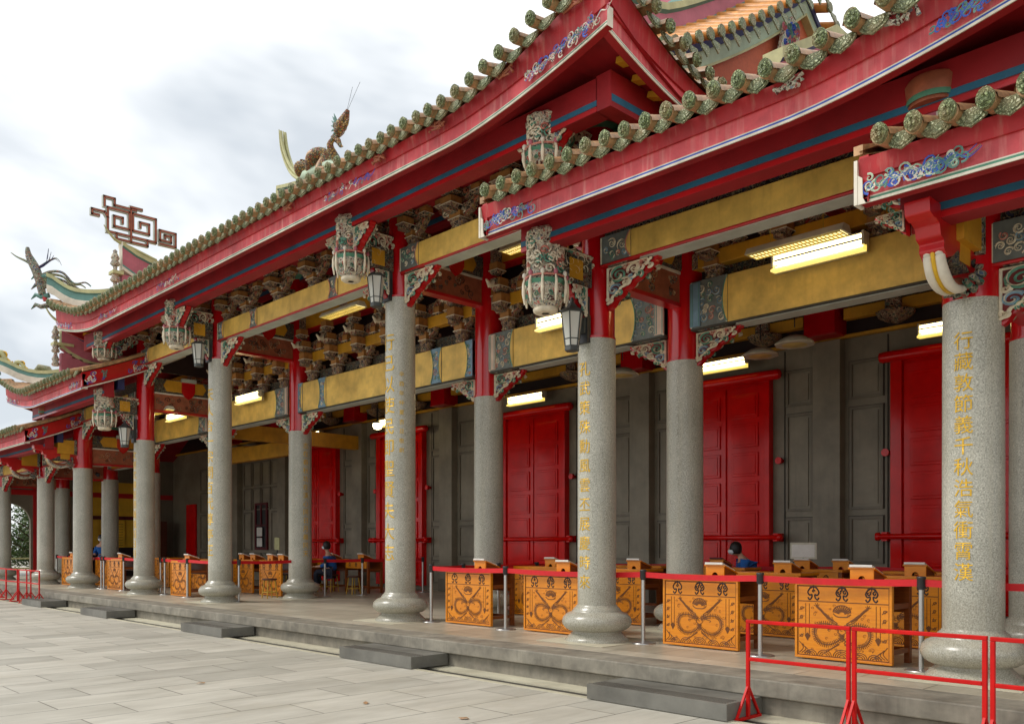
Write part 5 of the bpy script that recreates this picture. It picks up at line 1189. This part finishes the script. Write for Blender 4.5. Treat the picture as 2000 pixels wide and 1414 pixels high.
def book():
    F = lambda a, c, e=0: Vector((e, a, c)); b = MB(); b.prism([(-.05, .15), (-.05, .172), (.24, .072), (.24, .05)], F, -.125, .125, 'paper'); b.prism([(-.055, .146), (-.055, .15), (.245, .05), (.245, .046)], F, -.13, .13, 'paper'); return b.build('prayer_book', bevel=.004)
SHORT = ['stand of the nearest carved desk', 'stand left of the nearest desk', 'stand just left of the lantern pillar', 'leftmost stand of the right group', 'second row stand beside the nearest inscribed pillar', 'second row stand behind the nearest chrome post', 'second row stand right of the lantern pillar', 'second row stand left of the lantern pillar', 'stand under the notice sign', 'stand right of the notice sign', 'taller stand before the bent head', 'stand of the clear left desk', 'stand left of the tall left pillar', 'stand of the desk left of the aisle', 'small stand touching the second row pillar', 'stand behind the small cream sign', 'stand of the distant desk behind twin posts', 'stand of the farthest desk', 'stand before the masked clerk', 'stand on the plain desk by the aisle']
BS = bstand(); BK = book(); tag(BK, 'x', 'book')
bs = [(-4.15, .34, .9, 'book stand on the nearest carved desk'), (-6.0, .34, .9, 'book stand on the desk behind the post left of the nearest desk'), (-8.55, .34, .9, 'book stand on the desk hidden by the lantern pillar'), (-10.35, .34, .9, 'book stand on the leftmost carved desk of the right group'),
      (-4.3, 2.2, .9, 'book stand on the desk just left of the nearest inscribed pillar, second row'), (-6.1, 2.2, .9, 'book stand on the second row desk, behind the nearest chrome post'), (-8.75, 2.25, .9, 'book stand just right of the lantern pillar, on the second row desk'), (-10.75, 2.4, .9, 'book stand on the second row desk left of the lantern pillar'),
      (-6.85, 4.2, .9, 'book stand under the white notice sign, third row'), (-6.2, 4.2, .9, 'book stand right of the white notice sign, third row'), (-8.45, 4.2, .9, 'taller book stand with maroon book before the bent head'),
      (-21.3, .34, .9, 'book stand on the clear carved desk between the left pillars'), (-22.3, 2.3, .9, 'book stand left of the tall left pillar, second row'), (-20.35, 2.1, .9, 'book stand on the desk left of the middle aisle'), (-19.8, 2.1, .9, 'small book stand touching the second row pillar'), (-21.75, 2.35, .9, 'book stand behind the small cream sign'),
      (-25.8, .34, .9, 'book stand on the distant desk behind two thin posts'), (-30.0, .34, .9, 'book stand on the farthest desk'), (-21.3, 4.5, .9, 'book stand before the masked clerk'), (-19.8, 4.5, .9, 'book stand on the aisle side plain desk')]
for q, (x, y, z, lb) in enumerate(bs):
    o = BS if q == 0 else dup(BS); o.location = (x, y, z); o.rotation_euler.z = 0; tag(o, lb, 'book stand', 'wooden book stands on the desks')
    k = BK if q == 0 else dup(BK); k.location = (x, y, z); tag(k, ('maroon bound book' if 'maroon' in lb else 'white open book') + ' on the ' + SHORT[q], 'book', 'books on the stands')
    if 'maroon' in lb:
        k.data = k.data.copy(); k.data.materials.clear(); k.data.materials.append(M['bookred'])
# stools by the plain desks
def stool():
    r = empty('stool', (0, 0, 0)); b = MB(); b.lathe([(.17, .44), (.18, .46), (.17, .48)], 'brown', (0, 0, 0), 18); b.build('seat', r)
    for a in range(4):
        t = a * math.pi / 2 + .78; b = MB(); b.tube([(.13 * math.cos(t), .13 * math.sin(t), .44), (.19 * math.cos(t), .19 * math.sin(t), 0)], .014, 'yellowmetal', 7); b.build('leg', r)
    b = MB(); b.tube([(.165 * math.cos(t), .165 * math.sin(t), .15) for t in [2 * math.pi * i / 12 for i in range(13)]], .01, 'yellowmetal', 6); b.build('foot_ring', r); return r
ST = stool()
for q, (x, y, lb) in enumerate([(-22.3, 3.7, 'yellow metal stool left of the masked clerk'), (-19.35, 3.95, 'yellow metal stool under the aisle side plain desk'), (-19.3, 1.5, 'yellow metal stool right of the desk by the middle aisle'), (-21.1, 4.0, 'yellow metal stool half hidden by the second row pillar')]):
    o = ST if q == 0 else dup(ST); o.location = (x, y, 0); tag(o, lb, 'stool', 'metal stools at the back desks')
# ------------------------------------------------------------------ queue posts with red webbing
def post():
    r = empty('queue_post', (0, 0, 0)); b = MB(); b.lathe([(.16, 0), (.16, .008), (.13, .018), (.04, .03)], 'steel', (0, 0, .001), 28); b.build('base', r)
    b = MB(); b.lathe([(.026, .02), (.026, .84)], 'steel', (0, 0, 0), 16); b.build('tube', r)
    b = MB(); b.lathe([(.03, .83), (.042, .85), (.042, .94), (.046, .945), (.046, .96), (.03, .965)], 'steeldk', (0, 0, 0), 16); b.build('head', r); return r
PO = post(); pn = [0]
def queue(pts, labels, close=True):
    for q, ((x, y), lb) in enumerate(zip(pts, labels)):
        o = PO if pn[0] == 0 else dup(PO); pn[0] += 1
        for ch in [c for c in o.children if c.name.startswith('belt')]: bpy.data.objects.remove(ch)
        o.location = (x, y, 0); tag(o, lb, 'queue post', 'chrome queue posts with red webbing')
        if q + 1 < len(pts):
            dx, dy = pts[q + 1][0] - x, pts[q + 1][1] - y; L = math.hypot(dx, dy); n = 8; ux, uy = dx / L, dy / L; b = MB(); vs = []
            for i in range(n + 1):
                t = i / n; sag = .018 * L / 2 * 4 * t * (1 - t); px, py = ux * (.04 + (L - .08) * t), uy * (.04 + (L - .08) * t)
                for w_, z in ((-.0015, .862), (-.0015, .934), (.0015, .934), (.0015, .862)): vs.append((px - uy * w_, py + ux * w_, z - sag))
            fs = [(i * 4 + j, i * 4 + (j + 1) % 4, i * 4 + 4 + (j + 1) % 4, i * 4 + 4 + j) for i in range(n) for j in range(4)]
            b.add(vs, fs, 'tape'); b.build('belt', o)
# belts are added after copying, so copies are made from a belt-free source
front = [(.35, .25), (-1.7, .2), (-3.47, .18), (-5.26, .12), (-6.99, .17), (-9.6, .17), (-11.43, .19)]
side = [(-11.55, 1.0), (-11.6, 1.9), (-11.6, 2.9), (-11.6, 4.2), (-9.6, 5.2), (-6.29, 5.3), (-3.6, 5.3), (-1.2, 5.3)]
queue(front + side, ['chrome post beyond the right edge', 'chrome post right of the nearest inscribed pillar', 'chrome post nearest the viewer, touching the nearest pillar base', 'chrome post between the two nearest carved desks', 'chrome post right of the lantern pillar', 'chrome post left of the lantern pillar, behind the desks gap', 'chrome post right of the tallest pillar, at the left corner of the tape',
    'first chrome post going back from the tape corner by the tallest pillar', 'second chrome post back along the right side of the aisle', 'third chrome post back along the right side of the aisle', 'fourth chrome post back along the right side of the aisle', 'chrome post at the back before the door left of the notice sign', 'chrome post at the back right of the notice sign', 'chrome post at the back behind the nearest pillar', 'last chrome post at the back right'])
queue([(-23.0, .35), (-22.6, .3), (-21.0, .2), (-18.5, .3), (-18.78, 1.9), (-18.9, 2.8), (-18.8, 3.85), (-18.9, 5.9)], ['chrome post at the second pillar from the left', 'chrome post right of the second pillar from the left', 'chrome post in front of the clear carved desk between the left pillars', 'chrome post just right of the tall left pillar', 'first chrome post back along the left side of the aisle', 'second chrome post back along the left side of the aisle', 'third chrome post back along the left side of the aisle', 'last chrome post on the left side of the aisle, seen right of the tallest pillar'])
queue([(-32.4, .6), (-30.9, .5), (-29.0, .4), (-27.1, .25), (-26.8, .22), (-25.4, .28), (-24.0, .35)], ['farthest left chrome post', 'second farthest left chrome post', 'chrome post behind the distant pillar', 'left one of the slender twin posts', 'right one of the slender twin posts', 'chrome post in front of the distant carved desk', 'chrome post hidden at the second pillar from the left'])
# ------------------------------------------------------------------ red tubular barriers
def barrier(w=1.0):
    r = empty('red_barrier', (0, 0, 0)); T = .93; t = .034
    b = MB(); b.box(0, w, -t / 2, t / 2, T - t, T, 'rail'); b.box(t, w - t, -t / 2 + .002, t / 2 - .002, .545, .545 + t, 'rail')
    for x in (0, w - t): b.box(x, x + t, -t / 2 + .001, t / 2 - .001, .02, T - t, 'rail')
    b.build('frame', r, bevel=.005)
    for x in (t / 2, w - t / 2):
        b = MB(); b.box(x - .014, x + .014, -.22, .22, .0, .025, 'rail')
        for o in (-1, 1): b.bar((x, o * .2, .02), (x, o * .01, .30), .02, .02, 'rail')
        b.build('foot', r)
    return r
BA = barrier()
for q, (x, y, rz, w, lb) in enumerate([(-4.33, -1.74, 0, 1.0, 'red tubular barrier beside the nearest step block, first panel from left'), (-3.31, -1.75, 0, 1.06, 'red tubular barrier panel in front of the nearest pillar base'), (-2.22, -1.78, 0, 1.0, 'red tubular barrier panel cut off by the right edge'),
        (-26.95, -1.8, R(3), 1.0, 'distant red barrier panel nearest the step blocks'), (-27.9, -1.75, R(3), 1.0, 'distant red barrier panel second from its right end'), (-29.0, -1.8, R(2), 1.05, 'distant red barrier panel in the middle of the far group'), (-30.2, -1.7, R(-4), 1.1, 'distant red barrier panel left in the far group'), (-31.6, -1.8, R(5), 1.1, 'farthest red barrier panel at the left edge')]):
    o = BA if q == 0 else dup(BA); o.location = (x, y, GZ + (0 if y < -1.98 else .0) - (.012 if q < 3 else 0)); o.rotation_euler.z = rz; o.scale.x = w; tag(o, lb, 'barrier', 'red tubular barriers')
# ------------------------------------------------------------------ signs
r = empty('notice_sign', (-7.12, 4.75, 0)); b = MB(); b.box(-.24, .24, -.012, .012, 1.05, 1.33, 'housing'); b.build('sign_board', r, bevel=.01); b = MB(); b.box(-.205, .205, -.016, -.0125, 1.085, 1.295, 'paper'); b.build('sign_face', r); b = MB(); b.tube([(0, 0, .02), (0, 0, 1.07)], .016, 'steeldk', 8); b.lathe([(.15, 0), (.15, .015), (.03, .03)], 'steeldk', (0, 0, 0), 20); b.build('stand', r)
tag(r, 'pale rectangular notice sign on a stand between the red doors', 'sign')
r = empty('small_sign', (-22.0, 3.2, 0)); b = MB(); b.box(-.13, .13, -.01, .01, 1.16, 1.5, 'cap'); b.build('sign_board', r); b = MB(); b.tube([(0, 0, 0), (0, 0, 1.16)], .014, 'steeldk', 8); b.lathe([(.13, 0), (.13, .012), (.03, .02)], 'steeldk', (0, 0, 0), 16); b.build('stand', r)
tag(r, 'small cream sign on a thin stand beside the tall left pillar', 'sign')
r = empty('security_camera', (CS[-4] + .0, 1.68, 3.75)); b = MB(); b.tube([(-.05, -.05, 0), (.25, -.12, -.06)], [.07, .06], 'steeldk', 10); b.build('camera_body', r); b = MB(); b.tube([(0, .0, 0), (0, .14, .06)], .025, 'iron', 8); b.build('mount', r); tag(r, 'dark security camera on the distant second row pillar', 'camera')
# ------------------------------------------------------------------ people
def skinned(name, verts, edges, rads, mat, parent=None, sub=2):
    me = bpy.data.meshes.new(name); me.from_pydata(verts, edges, []); me.materials.append(M[mat]); o = bpy.data.objects.new(name, me); COL.objects.link(o)
    sk = o.modifiers.new('skin', 'SKIN'); sk.use_smooth_shade = True
    for i, v in enumerate(me.skin_vertices[0].data): rr = rads[i]; v.radius = rr if isinstance(rr, tuple) else (rr, rr); v.use_root = (i == 0)
    s_ = o.modifiers.new('sub', 'SUBSURF'); s_.levels = sub; s_.render_levels = sub
    if parent: o.parent = parent
    return o
def person(loc, rz, pose, label):
    """pose 'sit' or 'stand'; faces +X locally; z=0 is the floor"""
    r = empty('person', loc, rz); hip = .50 if pose != 'stand' else .82; lean = {'sit': .08, 'bent': .22, 'stand': .05}[pose]; H = hip
    sh = H + (.44 if pose == 'sit' else .40 if pose == 'bent' else .45); nx = lean + .02
    V = [(0, 0, H), (lean * .4, 0, H + .15), (lean * .75, 0, H + .3), (lean, 0, sh), (nx + .02, 0, sh + .08), (nx + .04, 0, sh + .15)]
    E = [(0, 1), (1, 2), (2, 3), (3, 4), (4, 5)]; Rr = [(.14, .17), (.12, .15), (.13, .18), (.10, .14), .055, .05]
    for o in (-1, 1):
        b0 = len(V); V.extend([(lean, o * .17, sh - .02), (lean + .06, o * .22, sh - .26), (lean + .27, o * .14, sh - .30), (lean + .36, o * .11, sh - .30)]); E.extend([(3, b0), (b0, b0 + 1), (b0 + 1, b0 + 2), (b0 + 2, b0 + 3)]); Rr.extend([.065, .05, .038, .028])
        c0 = len(V)
        if pose == 'stand': V.extend([(0, o * .09, H - .06), (.02, o * .1, .44), (-.02, o * .1, .08), (.12, o * .11, .04)])
        else: V.extend([(.05, o * .1, H - .02), (.42, o * .11, H - .0), (.40, o * .11, .1), (.52, o * .11, .05)])
        E.extend([(0, c0), (c0, c0 + 1), (c0 + 1, c0 + 2), (c0 + 2, c0 + 3)]); Rr.extend([.1, .065, .045, .04])
    # one continuous body with face (skin)
    hx, hz = nx + (.07 if pose != 'bent' else .13), sh + (.25 if pose != 'bent' else .2)
    k = len(V); V.extend([(hx - .01, 0, hz - .06), (hx + .0, 0, hz + .03), (hx, 0, hz + .09)]); E.extend([(5, k), (k, k + 1), (k + 1, k + 2)]); Rr.extend([(.075, .07), (.095, .08), (.07, .06)])
    skinned('body', V, E, Rr, 'skin', r)
    # face
    b = MB(); b.tube([(hx + .085, 0, hz + .02), (hx + .108, 0, hz - .01), (hx + .09, 0, hz - .02)], [.008, .016, .01], 'skin', 8)
    b.build('nose', r)
    for o in (-1, 1): b = MB(); b.lathe([(.002, -.03), (.016, -.015), (.018, .01), (.004, .03)], 'skin', (hx, o * .082, hz), 8); b.build('ear', r)
    b = MB()
    for o in (-1, 1): b.lathe([(.002, -.006), (.010, 0), (.002, .006)], 'blackp', (hx + .088, o * .032, hz + .028), 8); 
    b.build('eyes', r)
    b = MB(); b.lathe([(.02, -.075), (.062, -.06), (.082, -.03), (.08, .0), (.06, .012)], 'mask', (hx + .03, 0, hz - .005), 16); b.build('face_mask', r)
    b = MB(); b.lathe([(.085, -.07), (.105, -.02), (.108, .05), (.09, .11), (.05, .145), (.01, .155)], 'hair', (hx - .025, 0, hz), 18)
    b.build('hair', r)
    # clothes a little outside the body
    n0 = 4; CV = [V[i] for i in range(4)]; CE = [(0, 1), (1, 2), (2, 3)]; CR = [tuple(a + .02 for a in Rr[i]) for i in range(4)]
    for o in (-1, 1):
        b0 = len(CV); CV.extend([(lean, o * .17, sh - .02), (lean + .06, o * .22, sh - .26), (lean + .2, o * .16, sh - .29)]); CE.extend([(3, b0), (b0, b0 + 1), (b0 + 1, b0 + 2)]); CR.extend([.082, .065, .055])
    skinned('jacket', CV, CE, CR, 'bluecloth', r)
    TV = [(0, 0, H - .02)]; TE = []; TR = [(.155, .175)]
    for o in (-1, 1):
        c0 = len(TV)
        TV.extend([(0, o * .09, H - .06), (.02, o * .1, .44), (-.02, o * .1, .12)] if pose == 'stand' else [(.05, o * .1, H - .02), (.42, o * .11, H), (.40, o * .11, .14)]); TE.extend([(0, c0), (c0, c0 + 1), (c0 + 1, c0 + 2)]); TR.extend([.115, .085, .07])
    skinned('trousers', TV, TE, TR, 'trousers', r)
    b = MB()
    for o in (-1, 1):
        fx, fy = (.06, .11) if pose == 'stand' else (.46, .11); b.lathe([(.03, 0), (.05, .01), (.05, .05), (.03, .08)], 'blackp', (fx, o * fy, 0), 12); b.box(fx - .02, fx + .12, o * fy - .04, o * fy + .04, 0, .05, 'blackp')
    b.build('shoes', r)
    # hands: palm, four fingers and a thumb each
    for o in (-1, 1):
        b = MB(); hx2, hy, hz2 = lean + .38, o * .10, sh - .30
        b.tube([(hx2 - .03, hy, hz2), (hx2 + .03, hy, hz2)], [.026, .036], 'skin', 8, .5)
        for f in range(4):
            y = hy + (-.026 + f * .0175); L = (.052, .062, .058, .045)[f]; b.tube([(hx2 + .03, y, hz2), (hx2 + .03 + L * .6, y, hz2 - .004), (hx2 + .03 + L, y, hz2 - .02)], [.009, .008, .006], 'skin', 6)
        b.tube([(hx2, hy - o * .03, hz2), (hx2 + .025, hy - o * .052, hz2 - .004), (hx2 + .045, hy - o * .056, hz2 - .01)], [.011, .009, .007], 'skin', 6); b.build('hand', r)
    return tag(r, label, 'person', None)
person((-20.7, 4.15, .06), R(222), 'sit', 'seated person in blue jacket and white face mask at the plain desk by the aisle')
person((-8.05, 4.8, .1), R(222), 'bent', 'seated person in blue with bent dark head behind the taller book stand')
person((-32.4, 2.1, .0), R(-40), 'stand', 'standing person in a bright blue jacket between the distant pillars')
# seats under the seated people
b = MB(); r = dup(ST, (-20.7, 4.15, 0), label='yellow metal stool carrying the masked clerk', group='metal stools at the back desks'); r = dup(ST, (-8.05, 4.8, 0), label='stool carrying the person with the bent head', group='metal stools at the back desks')
# ------------------------------------------------------------------ trees beyond the arch
def tree(x, y, h, rad_, seed, label):
    r = empty('garden_tree', (x, y, GZ)); rnd = random.Random(seed); b = MB()
    b.tube(curve([(0, 0, 0), (.1, .05, h * .25), (-.05, .1, h * .5), (.05, 0, h * .8)], 5), [.16 - .008 * i for i in range(16)], 'bark', 8)
    for k in range(7):
        a = rnd.uniform(0, 6.3); z = h * rnd.uniform(.3, .65); b.tube([(0, 0, z), (math.cos(a) * rad_ * .4, math.sin(a) * rad_ * .4, z + h * .12), (math.cos(a) * rad_ * .75, math.sin(a) * rad_ * .75, z + h * .2)], [.06, .04, .015], 'bark', 6)
    b.build('trunk', r); b = MB()
    cl = [(rnd.gauss(0, .5) * rad_, rnd.gauss(0, .5) * rad_, h * rnd.uniform(.28, 1.0), rnd.uniform(.25, .5) * rad_) for _ in range(26)]
    for cx_, cy_, cz_, cr_ in cl:
        for _ in range(190):
            v = Vector((rnd.gauss(0, 1), rnd.gauss(0, 1), rnd.gauss(0, .7))); v = v.normalized() * cr_ * rnd.uniform(.4, 1.05); p = Vector((cx_, cy_, cz_)) + v
            u = Vector((rnd.uniform(-1, 1), rnd.uniform(-1, 1), rnd.uniform(-.6, .6))).normalized(); w = u.cross(Vector((rnd.uniform(-1, 1), rnd.uniform(-1, 1), 1))).normalized(); s_ = rnd.uniform(.05, .11)
            b.add([p - u * s_, p + w * s_ * .5, p + u * s_, p - w * s_ * .5], [(0, 1, 2, 3)], 'leaf' if rnd.random() < .75 else 'leaf2')
    b.build('crown', r, recalc=False); tag(r, label, 'tree', 'garden trees beyond the arch')
tree(CS[-5] - 5.0, 2.6, 3.6, 1.6, 1, 'leafy green tree filling the arch opening at far left'); tree(CS[-5] - 8, .6, 4.4, 1.9, 2, 'broad green tree behind the first one, beyond the arch'); tree(CS[-5] - 8.5, 4.2, 4.2, 1.9, 3, 'green tree on the right behind the arch opening'); tree(CS[-5] - 9, -3.0, 4.5, 2.2, 4, 'green tree left of the arch beyond the end pillar')
b = MB()
for z in (.35, .75):
    b.tube([(CS[-5] - 3, -2, z), (CS[-5] - 3, 5, z)], .035, 'cap', 6)
for y in (-2, -.6, .8, 2.2, 3.6, 5): b.tube([(CS[-5] - 3, y, GZ), (CS[-5] - 3, y, .85)], .05, 'cap', 6)
tag(b.build('garden_fence'), 'pale two railed garden fence seen through the far arch', 'fence')
# fallen leaves on the paving
lf = None; rnd = random.Random(5)
for q, (x, y) in enumerate([(-5.9, -4.6), (-9.8, -4.55), (-7.4, -3.9), (-6.1, -3.7), (-6.6, -4.9)]):
    if lf is None:
        b = MB(); b.add([(-.05, 0, 0), (-.02, .03, .012), (.03, .025, .004), (.06, 0, .015), (.03, -.03, .006), (-.02, -.025, .014)], [(0, 1, 2, 3, 4, 5)], 'barrel'); lf = b.build('fallen_leaf'); o = lf
    else: o = lf.copy(); COL.objects.link(o)
    o.location = (x, y, GZ + .004); o.rotation_euler.z = q * 1.3; tag(o, ['orange dead leaf on the paving nearest the bottom middle', 'brown dead leaf farthest left on the paving', 'brown dead leaf in the middle of the open paving', 'small dead leaf near the nearest step block', 'dead leaf closest to the lower edge of the paving'][q], 'leaf', 'dead leaves on the paving')
for o in bpy.data.objects:
    if 'world_parts' in o: del o['world_parts']
